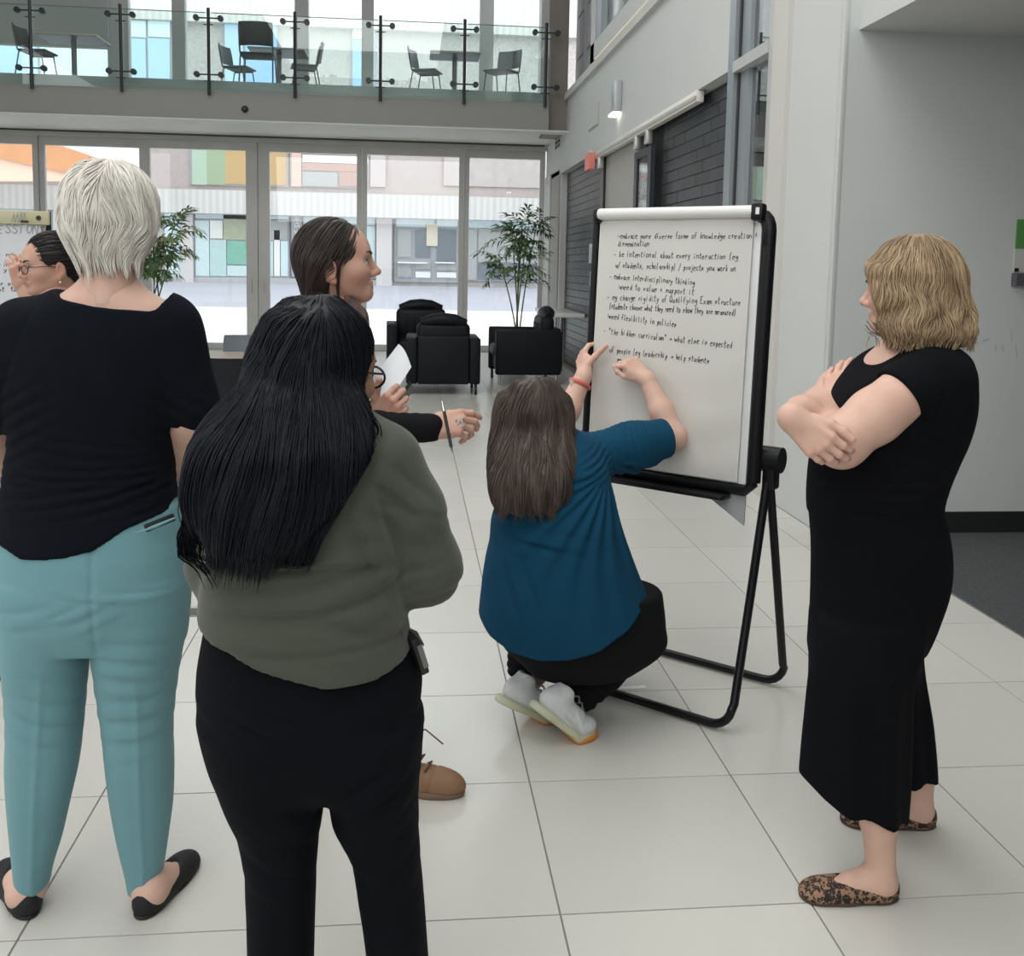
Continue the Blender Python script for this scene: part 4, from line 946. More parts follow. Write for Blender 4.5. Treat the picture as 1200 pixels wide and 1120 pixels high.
# ---------------------------------------------------------------- hair
def strands(P, sdf, starts, flow, length, nstep, width, material, off=(-.002, .005), wav=(0, 40), rng=None, name='hair_strands', parent=None, taper=1.0, follow=1., clump=0.):
    rng = rng or np.random.default_rng(1); n = len(starts); p = np.array(starts, float); offs = rng.uniform(*off, n); ln = length*np.ones(n) if np.isscalar(length) else np.asarray(length)
    step = ln/nstep; pts = [p.copy()]; ph = rng.uniform(0, 6.28, n); nor = []
    for i in range(nstep):
        d0, G = sdf.grad(p); w = np.clip((G[:, 2]+.75)/.3, 0, 1)*follow
        p = p-G*((d0-offs)*w*.8)[:, None]
        v = flow(p, i/nstep); v = v-G*((v*G).sum(1)*w)[:, None]; v /= np.linalg.norm(v, axis=1)[:, None]+1e-9
        side = np.cross(v, G); p = p+v*step[:, None]+side*(wav[0]*np.sin(ph+i/nstep*ln*wav[1]))[:, None]
        nor.append(G); pts.append(p.copy())
    nor.append(nor[-1]); S = np.stack(pts, 1); Nn = np.stack(nor, 1); m = nstep+1
    T = np.gradient(S, axis=1); T /= np.linalg.norm(T, axis=2)[:, :, None]+1e-9; Sd = np.cross(T, Nn); Sd /= np.linalg.norm(Sd, axis=2)[:, :, None]+1e-9
    wd = (width*rng.uniform(.6, 1.3, n))[:, None]*np.clip(np.minimum(np.linspace(.35, 3, m), np.linspace(3.0*taper, .12, m)), 0, 1)[None]
    A = S+Sd*wd[:, :, None]; B = S-Sd*wd[:, :, None]; Cc = S+Nn*(wd*.7)[:, :, None]
    V = np.stack([A, Cc, B], 2).reshape(-1, 3); base = (np.arange(n)*m*3)[:, None]+(np.arange(m-1)*3)[None]
    Q = []
    for a in range(3): b = (a+1) % 3; Q.append(np.stack([base+a, base+b, base+3+b, base+3+a], 2).reshape(-1, 4))
    s0 = starts-np.mean(starts, 0); sh = np.repeat(np.clip(.55*rng.random(n)+.28+.28*np.sin(s0[:, 0]*85+s0[:, 1]*60+2*np.sin(s0[:, 2]*20)), 0, 1), m*3); al = np.tile(np.repeat(np.linspace(0, 1, m), 3), n)
    o = P.add(name, V, np.concatenate(Q), material, {'shade': sh, 'along': al}, parent); o['kind'] = 'stuff'; return o
def hair_mat(name, dark, light, tip=None, rough=.34, spec=.5, tipw=.0):
    m = mat(name, dark, rough, spec=spec, attr=[('shade', light)] if tip is None else [('shade', light)])
    b = m.node_tree.nodes['Principled BSDF']; b.inputs['Anisotropic'].default_value = .5
    return m
def fit_len(st, ln, zmin, jit, rng): return np.clip(np.minimum(ln, (st[:, 2]-zmin)*1.12+rng.uniform(-jit, jit, len(st))), .012, None)
def surf_starts(sdf, n, h, rng, cond): V, Q = sdf.mesh(h); V = V[cond(V)]; return V[rng.integers(0, len(V), n)]+rng.normal(0, .003, (n, 3)), None
M_skin = mat('skin_fair', (.70, .465, .375), .5, spec=.35, noise=(24, .10, 4), var=(.67, .42, .335), sss=.12, attr=[('lip', (.46, .18, .16)), ('blush', (.68, .35, .29))], bump=(240, .08, .001))
M_skin2 = mat('skin_warm', (.58, .355, .27), .5, spec=.35, noise=(24, .10, 4), var=(.54, .31, .235), sss=.12, attr=[('lip', (.40, .16, .14)), ('blush', (.56, .27, .21))], bump=(240, .08, .001))
M_skin3 = mat('skin_tan', (.42, .25, .16), .5, spec=.35, noise=(24, .10, 4), sss=.1, attr=[('lip', (.3, .12, .1)), ('blush', (.42, .2, .14))])
def fabric(name, col, rough=.85, fine=420, amt=.25, sheen=.15): return mat(name, col, rough, spec=.15, noise=(5, .08, 3), bump=(fine, amt, .0015), sheen=sheen)
# ---------------------------------------------------------------- shoes
def foot_frame(heel, toe): f = np.array([toe[0]-heel[0], toe[1]-heel[1], 0.]); L = np.linalg.norm(f); f /= L; r = np.cross(f, [0, 0, 1]); return np.array([heel[0], heel[1], 0.]), np.stack([r, f, [0, 0, 1]], 1), L
def put(P, name, sdf, h, O, R, material, label=None): V, Q = sdf.mesh(h); return P.add(name, O+V@R.T, Q, material, label=label)
def flat_shoe(P, heel, toe, m_up, m_sole, pointed=False, wide=1., label=None):
    O, R, L = foot_frame(heel, toe); k = L/.245; s = SDF(); tw = .022 if pointed else .033
    s.ell((0, .042*k, .028), (.034*wide, .044*k, .046)); s.ell((0, .115*k, .018), (.039*wide, .085*k, .036), k=.03); s.ell((0, .185*k, .012), (.038*wide, .052*k, .028), k=.03)
    s.ell((0, .212*k, .010), (tw*wide, .034*k, .019), k=.03)
    s.ell((0, .098*k, .072), (.031*wide, .082*k, .046), k=.006, op='s'); s.ell((0, .04*k, .085), (.028*wide, .033*k, .035), k=.006, op='s')
    s.cut(lambda P_: .008-P_[:, 2]); u = put(P, 'shoe', s, .003, O, R, m_up, label)
    q = SDF(); q.ell((0, .05*k, .006), (.032*wide, .052*k, .02)); q.ell((0, .15*k, .006), (.041*wide, .085*k, .02), k=.03); q.ell((0, .21*k, .006), ((tw+.002)*wide, .036*k, .016), k=.03)
    q.cut(lambda P_: P_[:, 2]-.010); q.cut(lambda P_: .0005-P_[:, 2]); V, Q = q.mesh(.003); P.add('sole', O+V@R.T, Q, m_sole, parent=u)
    return O, R, k
def bare_foot(s, O, R, k, ankle, ar=.036):
    """foot inside a low shoe, added to the body field"""
    T = lambda a, b, c: O+R@np.array([a, b*k, c])
    s.cap(T(0, .045, .035), T(0, .17, .022), .029, .024, k=.02, flat=(np.array([0, 0, 1.]), .8)); s.cap(T(0, .05, .05), T(0, .115, .04), .030, .026, k=.03); s.cap(T(0, .045, .045), ankle, .033, ar, k=.03)
# ================================================================ PERSON: white hair, black top, teal trousers
def person_white_hair():
    Y = 2.28; A = lambda px, py, y=Y: aY(px, py, y)
    c = aZ(98, 1068); P = Person((c[0], c[1], 0), 'person in a black top and teal trousers, back to camera'); rng = np.random.default_rng(11)
    # body
    s = SDF(); s.loft(prows(Y, [(300, 102, 154, .05, Y+.03), (318, 100, 157, .055, Y+.02), (332, 90, 166, .062, Y+.01), (344, 74, 181, .068), (356, 52, 203, .075), (380, 25, 222, .085), (430, 8, 214, .10), (520, 18, 198, .105), (640, 8, 212, .125), (730, 15, 205, .12)]))
    LA, RA = (A(8, 395), A(-14, 480), A(-2, 540, Y+.12)), (A(208, 395), A(222, 490), A(214, 545, Y+.10))
    for q in (LA, RA): s.chain(q, [.052, .046, .042], k=.02); s.cap(q[2], q[2]+V3(0.03 if q is LA else -.03, .2, .05), .04, .03, k=.02)
    HL, TL_, HR, TR_ = aZ(36, 1078), aZ(9, 1024), aZ(163, 1079), aZ(225, 1008)
    mb_, ms = mat('suede_black', (.012, .012, .014), .75, noise=(30, .3)), mat('sole_black', (.01, .01, .01), .6)
    ft = []
    for hh, tt in ((HL, TL_), (HR, TR_)):
        d = unit((tt-hh)[:2]); tt2 = hh[:2]+d*.245
        O, R, k = flat_shoe(P, hh, tt2, mb_, ms, True); ft.append(O)
        an = aY(38 if hh is HL else 169, 1032, Y); bare_foot(s, O, R, k, an, .031); s.cap(an, aY(48 if hh is HL else 162, 860, Y), .031, .05, k=.02)
    O, R, T = make_head(P, A(130, 266, Y+.03), (-.12, 1, -.06), 1.03, neck_dir=(0, -.02, -.13), eyes=False, h=.004)
    hp = aY(228, 560, Y+.22)
    for q, sd in ((LA, 1), (RA, -1)):
        w = q[2]+V3(0.03 if q is LA else -.03, .2, .05); make_hand(P, w, (.1*sd, .95, .15), (0, -.1, 1), sd, ((35, 40, 25),), h=.003)
    finish_body(P, s, .0065, M_skin)
    # top
    t = SDF(); M_top = fabric('black_knit', (.0042, .0058, .0105), .95, 500, .2, 0)
    t.loft(prows(Y, [(334, 74, 182, .06), (345, 52, 206, .082), (357, 31, 219, .095), (375, 8, 229, .108), (400, -4, 232, .118), (440, -1, 224, .128), (480, 7, 213, .13), (510, 13, 206, .128), (540, 9, 205, .126), (570, 5, 207, .13), (600, 1, 214, .138), (630, -4, 221, .147), (662, -6, 225, .152)]))
    t.cap(A(28, 385), A(-16, 478), .068, .063, k=.03, flat=(V3(0, 1, 0), 1.1)); t.cap(A(196, 385), A(226, 476), .070, .062, k=.03, flat=(V3(0, 1, 0), 1.1))
    t.cut(hem([(30, 250), (50, 336), (58, 341), (71, 350), (112, 359), (176, 365), (186, 360), (193, 350), (204, 300), (215, 250)], Y-.06, False), k=.003)
    t.cut(hem([(-60, 640), (0, 645), (27, 655), (75, 652), (112, 643), (147, 621), (180, 609), (214, 598), (260, 590)], Y-.12), k=.004)
    for (a, b, cc, dd) in ((-16, 480, -6, 497), (226, 478, 218, 500)):
        nrm = unit(A(cc, dd)-A(a, b)+V3(0, 0, -.005)); p0 = A(cc, dd)
        t.cut(lambda Q, n_=nrm, p_=p0, X=A((0 if a < 0 else 205), 500)[0], sg=(-1 if a < 0 else 1): np.where((Q[:, 0]-X)*sg > 0, (Q-p_)@n_, -1), k=.003)
    B = Y-.12
    t.disp(folds([(aY(110, 560, B), (.28, .12, .035), (.06, 0, 1), .022, .0028), (aY(130, 588, B), (.24, .12, .04), (-.25, 0, 1), .028, .0032), (aY(60, 525, B), (.13, .12, .05), (.15, 0, 1), .03, .002), (aY(205, 505, B), (.07, .12, .09), (.6, 0, 1), .03, .003), (aY(15, 500, B), (.07, .12, .09), (-.6, 0, 1), .03, .003), (aY(180, 580, B), (.1, .1, .06), (-.3, 0, 1), .02, .0025), (aY(110, 430, B), (.25, .2, .12), (1, 0, .3), .09, .0015)]))
    # raglan seams: shallow grooves
    for (a, b) in (((60, 345), (18, 460)), ((190, 357), (206, 470))):
        p0, p1 = aY(*a, Y), aY(*b, Y)
        t.disp(lambda Q, p0=p0, p1=p1: .0022*np.exp(-((((Q[:, 0]-p0[0])*(p1[2]-p0[2])-(Q[:, 2]-p0[2])*(p1[0]-p0[0]))/np.linalg.norm(p1-p0))/.0045)**2)*((Q[:, 2] > min(p0[2], p1[2])) & (Q[:, 2] < max(p0[2], p1[2])) & (Q[:, 1] < Y)))
    tp = P.cloth('top', t, .0055, M_top)
    # trousers
    u = SDF(); M_tr = mat('teal_twill', (.17, .35, .395), .85, spec=.2, noise=(4, .08, 4), bump=(480, .22, .0012), sheen=.15)
    u.loft(prows(Y, [(585, 8, 212, .125), (620, 0, 220, .138), (650, -2, 224, .148), (690, -2, 224, .15), (725, 1, 221, .135), (752, 4, 218, .11)]), k=.02)
    u.loft(prows(Y-.005, [(670, 2, 110, .125), (745, 4, 105, .118), (800, 8, 100, .10), (850, 10, 96, .09), (900, 9, 90, .084), (940, 11, 81, .076), (980, 14, 72, .064), (1030, 19, 58, .052), (1038, 20, 57, .05)]), k=.012)
    u.loft(prows(Y-.005, [(670, 106, 221, .125), (745, 108, 216, .118), (800, 114, 207, .10), (850, 121, 202, .09), (900, 126, 203, .084), (940, 131, 202, .076), (980, 138, 197, .064), (1034, 150, 189, .052), (1042, 151, 188, .05)]), k=.012)
    def crease(px_top, px_bot, y0, y1):
        p0, p1 = aY(px_top, y0, Y-.1), aY(px_bot, y1, Y-.05)
        def fn(Q):
            tt = np.clip((Q[:, 2]-p0[2])/(p1[2]-p0[2]), -.2, 1); x = p0[0]+(p1[0]-p0[0])*tt
            return -.0035*np.exp(-((Q[:, 0]-x)/.006)**2)*np.clip(tt*6, 0, 1)*(Q[:, 1] < Y)
        return fn
    u.disp(crease(50, 38, 780, 1036)); u.disp(crease(160, 169, 780, 1040))
    xs = aY(107, 650, Y-.14)[0]; zc = aY(107, 745, Y)[2]
    u.disp(lambda Q: .004*np.exp(-((Q[:, 0]-xs)/.005)**2)*(Q[:, 1] < Y)*(Q[:, 2] > zc))
    u.disp(folds([(aY(95, 722, Y-.13), (.07, .1, .03), (-.35, 0, 1), .035, .0028), (aY(150, 700, Y-.13), (.11, .1, .012), (.12, 0, 1), .035, .004), (aY(45, 728, Y-.13), (.1, .1, .035), (-.3, 0, 1), .045, .002), (aY(55, 840, Y-.08), (.1, .1, .09), (.3, 0, 1), .05, .0028), (aY(163, 840, Y-.08), (.1, .1, .09), (-.2, 0, 1), .05, .0028), (aY(160, 780, Y-.1), (.1, .1, .07), (.15, 0, 1), .045, .0028)]))
    tr = P.cloth('trousers', u, .0055, M_tr)
    a, b = aY(161, 624, Y-.147), aY(206, 606, Y-.135); pk = MB()
    P.mb('pocket_welt', MB().tube([a+V3(0, -.004, 0), (a+b)/2+V3(0, -.012, 0), b+V3(0, -.004, 0)], [.002, .004, .002], 6), M_tr, tr)
    # hair
    M_h = hair_mat('hair_white', (.60, .57, .515), (.88, .85, .79), rough=.5, spec=.3)
    e = SDF(); e.ell(O+R@V3(0, -.018, .047), (.099, .110, .098), R); e.ell(O+R@V3(0, -.045, -.008), (.094, .074, .066), R, k=.04); e.ell(O+R@V3(0, -.05, -.05), (.072, .045, .04), R, k=.03)
    e.cut(lambda Q: ((Q-O)@R)@unit(V3(0, .8, -.75))-.062, k=.02)
    e.disp(lambda Q: .0022*np.sin(np.arctan2((Q-O)@R[:, 0], -((Q-O)@R[:, 1]))*15+2.5*np.sin(((Q-O)@R[:, 2])*18)))
    hb = P.cloth('hair', e, .005, M_h); up = R[:, 2]; cr = O+R@V3(.008, -.01, .15)
    def flow(p, t):
        q = (p-O)@R; v = np.stack([q[:, 0]*2.5+.05*np.sin(q[:, 2]*40)+.06*np.sin(q[:, 0]*60), q[:, 1]*1.2, -.10-.6*np.clip(.09-q[:, 2], 0, .2)*5], 1)
        v[:, 0] += np.where(q[:, 2] < .0, -q[:, 0]*4+.12*np.sin(q[:, 2]*50), 0); return v@R.T
    st, _ = surf_starts(e, 3200, .01, rng, lambda V: ((V-O)@R)[:, 2] > -.06)
    strands(P, e, st, flow, fit_len(st, rng.uniform(.05, .12, 3200), aY(130, 322, Y)[2], .012, rng), 10, .0019, M_h, (-.0015, .003), (.0005, 50), rng, parent=hb)
    # phone in the pocket: a thing of its own
    cc = aY(187, 612, Y-.136); ph = empty('phone', tuple(cc), 0, 'black phone tucked in the back pocket of the teal trousers', 'phone'); ph.rotation_euler = (0, math.radians(-17), math.radians(26))
    MB().box(-.032, .032, -.006, .004, -.009, .008, bev=.003).build('case', mat('phone_black', (.012, .012, .013), .45), ph, True); MB().box(-.025, .02, -.0075, -.0055, -.003, .003).build('edge_trim', mat('phone_trim', (.05, .045, .04), .3), ph)
person_white_hair()

# ================================================================ PERSON: long black hair, olive sweater
def person_olive():
    Y = 1.66; A = lambda px, py, y=Y: aY(px, py, y)
    c = A(370, 900); P = Person((c[0], Y, 0), 'person in an olive sweatshirt and black trousers, back to camera'); rng = np.random.default_rng(21)
    s = SDF(); s.loft(prows(Y, [(470, 325, 405, .05, Y+.03), (500, 300, 430, .07), (540, 270, 450, .085), (640, 268, 455, .10), (760, 255, 465, .11), (860, 260, 470, .115)]))
    RA = (A(448, 545), A(497, 668, Y+.02), A(448, 668, Y+.22)); LA = (A(282, 545), A(262, 660, Y+.04), A(305, 665, Y+.24))
    for q in (RA, LA): s.chain(q, [.045, .04, .03], k=.02)
    legs = ((aY(330, 1110, Y), -1), (aY(462, 1110, Y), 1))
    M_tr = mat('black_denim', (.0038, .0046, .0075), .92, spec=.15, noise=(6, .2, 4), bump=(520, .2, .0012)); M_sh = mat('shoe_black', (.015, .015, .016), .5)
    for lg, sg in legs:
        ax_ = aY(331 if sg < 0 else 474, 1320, Y)[0]; s.cap((lg[0], Y, lg[2]), (ax_, Y, .08), .04, .03, k=.02); hh = V3(ax_, Y-.05, 0); O, R, k = flat_shoe(P, hh, hh[:2]+V3(.06+.05*sg, .23), M_sh, M_sh)
        bare_foot(s, O, R, k, V3(ax_, Y, .12), .03)
    Oh = A(376, 439, Y+.05); O, R, T = make_head(P, Oh, (.76, .64, -.10), .93, neck_dir=(0, -.05, -.14), browcol=('black', (.01, .01, .01)), h=.0032)
    for q, sd in ((RA, -1), (LA, 1)): make_hand(P, q[2], (-.5*(-sd), .6, .2), (0, -.3, .9), sd, ((40, 45, 25),), h=.003)
    finish_body(P, s, .007, M_skin3)
    # glasses
    gm = mat('glasses_black', (.012, .012, .014), .3); gl = MB()
    for g in (-1, 1):
        lens = [T((g*.034+.025*math.cos(a), .108+.004*math.cos(2*a)-abs(g*.034+.025*math.cos(a))*.18, .002+.020*math.sin(a))) for a in np.linspace(0, 2*math.pi, 20, endpoint=False)]; gl.tube(lens, .0022, 6, closed=True)
        gl.tube([T((g*.060, .098, .010)), T((g*.078, .04, .012)), T((g*.080, -.01, .006)), T((g*.078, -.022, -.012))], .0022, 6)
    gl.tube([T((-.010, .112, .006)), T((0, .116, .009)), T((.010, .112, .006))], .002, 6); gf = P.mb('glasses', gl, gm)
    for g in (-1, 1):
        lens = [T((g*.034+.024*math.cos(a), .107-abs(g*.034+.024*math.cos(a))*.18, .002+.019*math.sin(a))) for a in np.linspace(0, 2*math.pi, 20, endpoint=False)]
        P.mb('lens', MB().add(lens, [tuple(range(20))]), glass_mat('lens_glass', (.97, .98, .98), .06), gf, smooth=False)
    # sweatshirt
    t = SDF(); M_sw = fabric('olive_fleece', (.080, .088, .070), .95, 380, .3, .2)
    t.loft(prows(Y, [(468, 325, 415, .055, Y+.02), (484, 296, 440, .08), (505, 268, 462, .10), (540, 252, 474, .122), (600, 246, 474, .135), (650, 243, 474, .14), (700, 236, 477, .148), (735, 229, 481, .152), (765, 224, 485, .155), (822, 221, 488, .155)]), e=2.4)
    t.chain([A(452, 540), A(478, 600), A(498, 664, Y+.01)], [.062, .060, .058], k=.025, flat=(V3(0, 1, 0), 1.05)); t.chain([A(498, 664, Y+.01), A(480, 668, Y+.12), A(452, 664, Y+.2)], [.058, .05, .04], k=.03)
    t.chain([A(278, 540), A(260, 660, Y+.03), A(300, 664, Y+.2)], [.062, .056, .042], k=.025)
    B = Y-.15
    t.cut(hem([(150, 730), (222, 757), (232, 762), (300, 788), (385, 810), (440, 806), (482, 795), (500, 786), (560, 770)], B), k=.005)
    zz = aY(350, 755, B)[2]; yb = Y
    t.disp(lambda Q: .004*np.exp(-((Q[:, 2]-(zz-.022-.10*np.abs(Q[:, 0]-A(350, 700)[0])*-.25))/.005)**2)*(Q[:, 0] < A(470, 700)[0]))     # hem band seam
    pa, pb = A(478, 575), A(470, 690)
    t.disp(folds([(aY(350, 668, B), (.17, .12, .03), (.18, 0, 1), .05, .006), (aY(380, 700, B), (.2, .12, .05), (-.12, 0, 1), .05, .005), (aY(440, 640, B), (.05, .14, .09), (1, 0, .35), .055, .006), (aY(470, 590, B+.05), (.06, .1, .05), (.8, 0, 1), .035, .0035), (aY(505, 690, Y), (.06, .1, .05), (-.4, 0, 1), .03, .003), (aY(330, 740, B), (.2, .12, .05), (.1, 0, 1), .07, .004), (aY(430, 560, B), (.06, .1, .06), (1, 0, -.5), .05, .003)]))
    sl0, sl1 = A(445, 575), A(508, 598)   # dropped sleeve seam
    t.disp(lambda Q: .003*np.exp(-((((Q[:, 0]-sl0[0])*(sl1[2]-sl0[2])-(Q[:, 2]-sl0[2])*(sl1[0]-sl0[0]))/np.linalg.norm(sl1-sl0))/.005)**2)*((Q[:, 0] > sl0[0]) & (Q[:, 0] < sl1[0]+.03)))
    sw = P.cloth('sweatshirt', t, .0055, M_sw)
    a = [aY(480, 738, B+.13), aY(489, 742, B+.14), aY(497, 757, B+.14), aY(486, 752, B+.13)]
    P.mb('side_slit_flap', MB().add([tuple(q) for q in a]+[tuple(q+V3(0, .01, 0)) for q in a], [(0, 1, 2, 3), (7, 6, 5, 4), (0, 4, 5, 1), (1, 5, 6, 2), (2, 6, 7, 3), (3, 7, 4, 0)]), M_sw, sw, False)
    # trousers
    u = SDF()
    u.loft(prows(Y, [(690, 250, 462, .115), (740, 240, 478, .132), (790, 233, 496, .142), (825, 235, 494, .148), (865, 246, 490, .14), (900, 264, 482, .115), (918, 285, 470, .08)]), k=.02)
    u.loft(prows(Y, [(830, 238, 378, .13), (880, 247, 379, .128), (930, 264, 380, .118), (960, 276, 377, .10), (1000, 286, 372, .09), (1050, 289, 370, .08), (1120, 291, 368, .078), (1200, 293, 366, .078), (1320, 298, 364, .075)]), k=.022)
    u.loft(prows(Y, [(830, 368, 496, .13), (880, 378, 494, .13), (925, 385, 491, .118), (960, 392, 491, .10), (990, 408, 492, .09), (1050, 420, 497, .08), (1120, 430, 502, .078), (1200, 436, 508, .078), (1320, 440, 508, .075)]), k=.018)
    u.disp(folds([(aY(300, 862, B), (.12, .1, .03), (.5, 0, 1), .04, .004), (aY(420, 945, B), (.12, .1, .05), (-.5, 0, 1), .05, .004), (aY(330, 1010, Y-.08), (.1, .1, .08), (.5, 0, 1), .06, .0015), (aY(455, 1010, Y-.08), (.1, .1, .08), (-.5, 0, 1), .06, .0015)]))
    P.cloth('trousers', u, .006, M_tr)
    # hair
    M_h = hair_mat('hair_black', (.0032, .0042, .0075), (.0085, .0105, .017), rough=.48, spec=.2)
    e = SDF(); e.loft([prow(354, 342, 390, .035, Y+.045), prow(363, 325, 403, .07, Y+.04), prow(380, 309, 416, .095, Y+.035), prow(405, 298, 422, .105, Y+.025), prow(440, 284, 421, .105, Y+.005), prow(475, 258, 430, .095, Y-.035), prow(515, 231, 438, .085, Y-.075), prow(555, 220, 432, .075, Y-.095), prow(595, 222, 410, .07, Y-.105), prow(628, 238, 385, .06, Y-.115), prow(652, 258, 330, .045, Y-.125)], rnd=.02, e=2.1)
    e.ell(Oh+R@V3(0, -.012, .042), (.081, .099, .090), R, k=.03)
    e.cut(lambda Q: ((Q-Oh)@R)@unit(V3(0, 1, -.62))-.034, k=.015)
    e.disp(lambda Q: .0025*np.sin(Q[:, 0]*75+2.*np.sin(Q[:, 2]*9)+1.2*np.sin(Q[:, 2]*19)))
    hb = P.cloth('hair', e, .006, M_h)
    def flow(p, t):
        q = p-Oh; v = np.zeros_like(p); v[:, 2] = -1; v[:, 0] = -.10-.18*np.clip(-q[:, 2]*3, 0, 1)+.10*np.sin(p[:, 2]*20+p[:, 0]*24)+np.where(q[:, 2] > .03, q[:, 0]*6, 0)
        low = np.clip((-.28-q[:, 2])*5, 0, 1); v[:, 0] += low*.5*np.sin(p[:, 0]*40+p[:, 2]*30); return v
    st, _ = surf_starts(e, 4200, .012, rng, lambda V: V[:, 2] > aY(350, 590, Y)[2])
    strands(P, e, st, flow, fit_len(st, rng.uniform(.14, .30, 4200), aY(350, 652, Y-.12)[2], .03, rng), 14, .0016, M_h, (-.0015, .0022), (.0006, 35), rng, parent=hb)
    # loose ends curling out at both sides
    st2 = np.array([aY(x, y, Y-.09) for x, y in zip(rng.uniform(216, 236, 90), rng.uniform(540, 620, 90))]+[aY(x, y, Y-.05) for x, y in zip(rng.uniform(420, 440, 70), rng.uniform(480, 520, 70))])
    strands(P, e, st2, lambda p, t: np.stack([np.where(p[:, 0] < Oh[0], -.35, .55)*np.cos(t*3)+.1, -.1+0*p[:, 0], -1+0*p[:, 0]], 1), rng.uniform(.05, .13, 160), 14, .0022, M_h, (0, .008), (.003, 90), rng, parent=hb, name='loose_strands', follow=.15)
    # phone in side pocket
    cc = aY(487, 764, Y-.03); ph = empty('phone', tuple(cc), 0, 'dark phone in a side pocket under the olive sweatshirt', 'phone'); ph.rotation_euler = (0, math.radians(-18), math.radians(20))
    MB().box(-.008, .006, -.03, .03, -.03, .036, bev=.003).build('case', mat('phone_black', (.012, .012, .013), .45), ph, True); MB().box(-.002, .007, -.0315, -.0295, -.018, .024).build('edge_trim', mat('phone_silver', (.3, .3, .32), .3, .8), ph)
person_olive()
# ================================================================ PERSON: brunette in profile with papers and pen
def person_brunette():
    Y = 2.80; A = lambda px, py, y=Y: aY(px, py, y)
    c = aZ(440, 925); P = Person((c[0]-.15, c[1]+.05, 0), 'person in black seen in profile, holding papers and a pen'); rng = np.random.default_rng(31)
    Oh = A(393, 313, Y-.0); O, R, T = make_head(P, Oh, (.99, .03, .11), 1.03, neck_dir=(0, -.035, -.13), neck_r=.050, browcol=('brown', (.05, .032, .024)), h=.003)
    s = SDF(); s.loft(prows(Y, [(345, 372, 420, .052), (362, 365, 425, .07), (385, 345, 432, .14), (440, 345, 425, .16), (540, 352, 420, .14), (610, 352, 422, .14), (650, 356, 420, .12)]))
    RS, RE, RW = A(385, 395, Y-.15), A(398, 505, Y-.24), A(500, 500, Y-.30); LS, LE, LW_ = A(395, 395, Y+.13), A(410, 508, Y+.10), A(437, 497, Y-.14)
    s.chain([RS, RE, RW], [.042, .036, .025], k=.02); s.chain([LS, LE, LW_], [.042, .036, .025], k=.02)
    HB, TB = aZ(470, 925), aZ(545, 932); an1 = aZ(474, 920)+V3(0, 0, .2); an0 = A(352, 880, Y+.1); an0[2] = .2
    s.chain([A(402, 640, Y-.08), A(428, 765, Y-.1), an1], [.06, .045, .036], k=.02); s.chain([A(380, 640, Y+.08), A(366, 765, Y+.08), an0], [.06, .045, .036], k=.02)
    make_hand(P, RW, (1, .0, .10), (.1, -.75, .65), -1, ((18, 30, 12), (30, 42, 25), (42, 45, 30), (50, 50, 30)), (.75, .45, -.5), 12, 1.0, 5, arm=RE)
    make_hand(P, LW_, (.55, -.3, .55), (-.2, -.95, -.1), -1, ((45, 50, 30), (50, 50, 30), (52, 50, 30), (55, 50, 30)), (.8, .55, .25), 5, 1.0, arm=LE)
    finish_body(P, s, .007, M_skin2)
    # rings
    for (q, nm) in ((aY(539, 494, Y-.36), 'ring'), (aY(455, 484, Y-.10), 'ring')):
        m = MB(); m.tube([q+V3(.010*math.cos(a), .002, .0105*math.sin(a)) for a in np.linspace(0, 2*math.pi, 14, endpoint=False)], .0022, 6, closed=True); m.box(q[0]-.004, q[0]+.004, q[1]-.014, q[1]-.006, q[2]-.004, q[2]+.004)
        P.mb(nm, m, mat('silver', (.8, .8, .78), .15, 1))
    # jacket
    t = SDF(); M_j = fabric('black_jersey', (.0075, .008, .010), .92, 480, .2, 0)
    t.loft(prows(Y, [(352, 372, 414, .055), (366, 355, 424, .10), (384, 340, 433, .165), (440, 337, 433, .185), (510, 344, 428, .165), (560, 340, 432, .17), (592, 338, 436, .175)]))
    t.chain([RS, RE, A(440, 503, Y-.26), A(505, 501, Y-.30)], [.058, .052, .045, .036], k=.02); t.chain([LS, LE, A(432, 486, Y+.0)], [.058, .052, .038], k=.02)
    t.cut(hem([(300, 352), (372, 352), (400, 362), (418, 392), (426, 398), (470, 330)], Y-.1, False), k=.004)
    t.disp(folds([(A(460, 502, Y-.3), (.08, .06, .05), (1, 0, .3), .03, .0025), (A(420, 430, Y), (.06, .2, .12), (.4, 0, 1), .05, .003)]))
    P.cloth('jacket', t, .006, M_j)
    # patterned scarf front
    sc = SDF(); sc.chain([A(408, 352, Y-.04), A(420, 372, Y-.05), A(426, 400, Y-.05), A(424, 440, Y-.05)], [.018, .024, .022, .02], k=.02); sc.disp(folds([(A(420, 380, Y-.05), (.06, .06, .08), (1, .3, .2), .02, .003)]))
    P.cloth('scarf', sc, .004, mat('scarf_brown', (.16, .10, .085), .85, noise=(60, .6, 5), var=(.06, .04, .038)))
    # trousers
    u = SDF(); M_tr = mat('black_trouser', (.007, .0075, .009), .9, spec=.2, bump=(480, .2, .0012))
    u.loft(prows(Y, [(560, 346, 426, .15), (610, 340, 434, .165), (650, 346, 432, .14)])); u.chain([A(402, 640, Y-.08), A(428, 765, Y-.10), an1+V3(0, 0, .0)], [.085, .064, .056], k=.03); u.chain([A(380, 640, Y+.08), A(366, 765, Y+.08), an0+V3(0, 0, -.04)], [.085, .064, .056], k=.03)
    P.cloth('trousers', u, .007, M_tr)
    # boots
    M_b = mat('tan_leather', (.30, .165, .09), .6, noise=(12, .25, 4), bump=(120, .15, .001)); M_bs = mat('boot_sole', (.20, .13, .08), .7); M_lace = mat('lace_brown', (.10, .045, .03), .7)
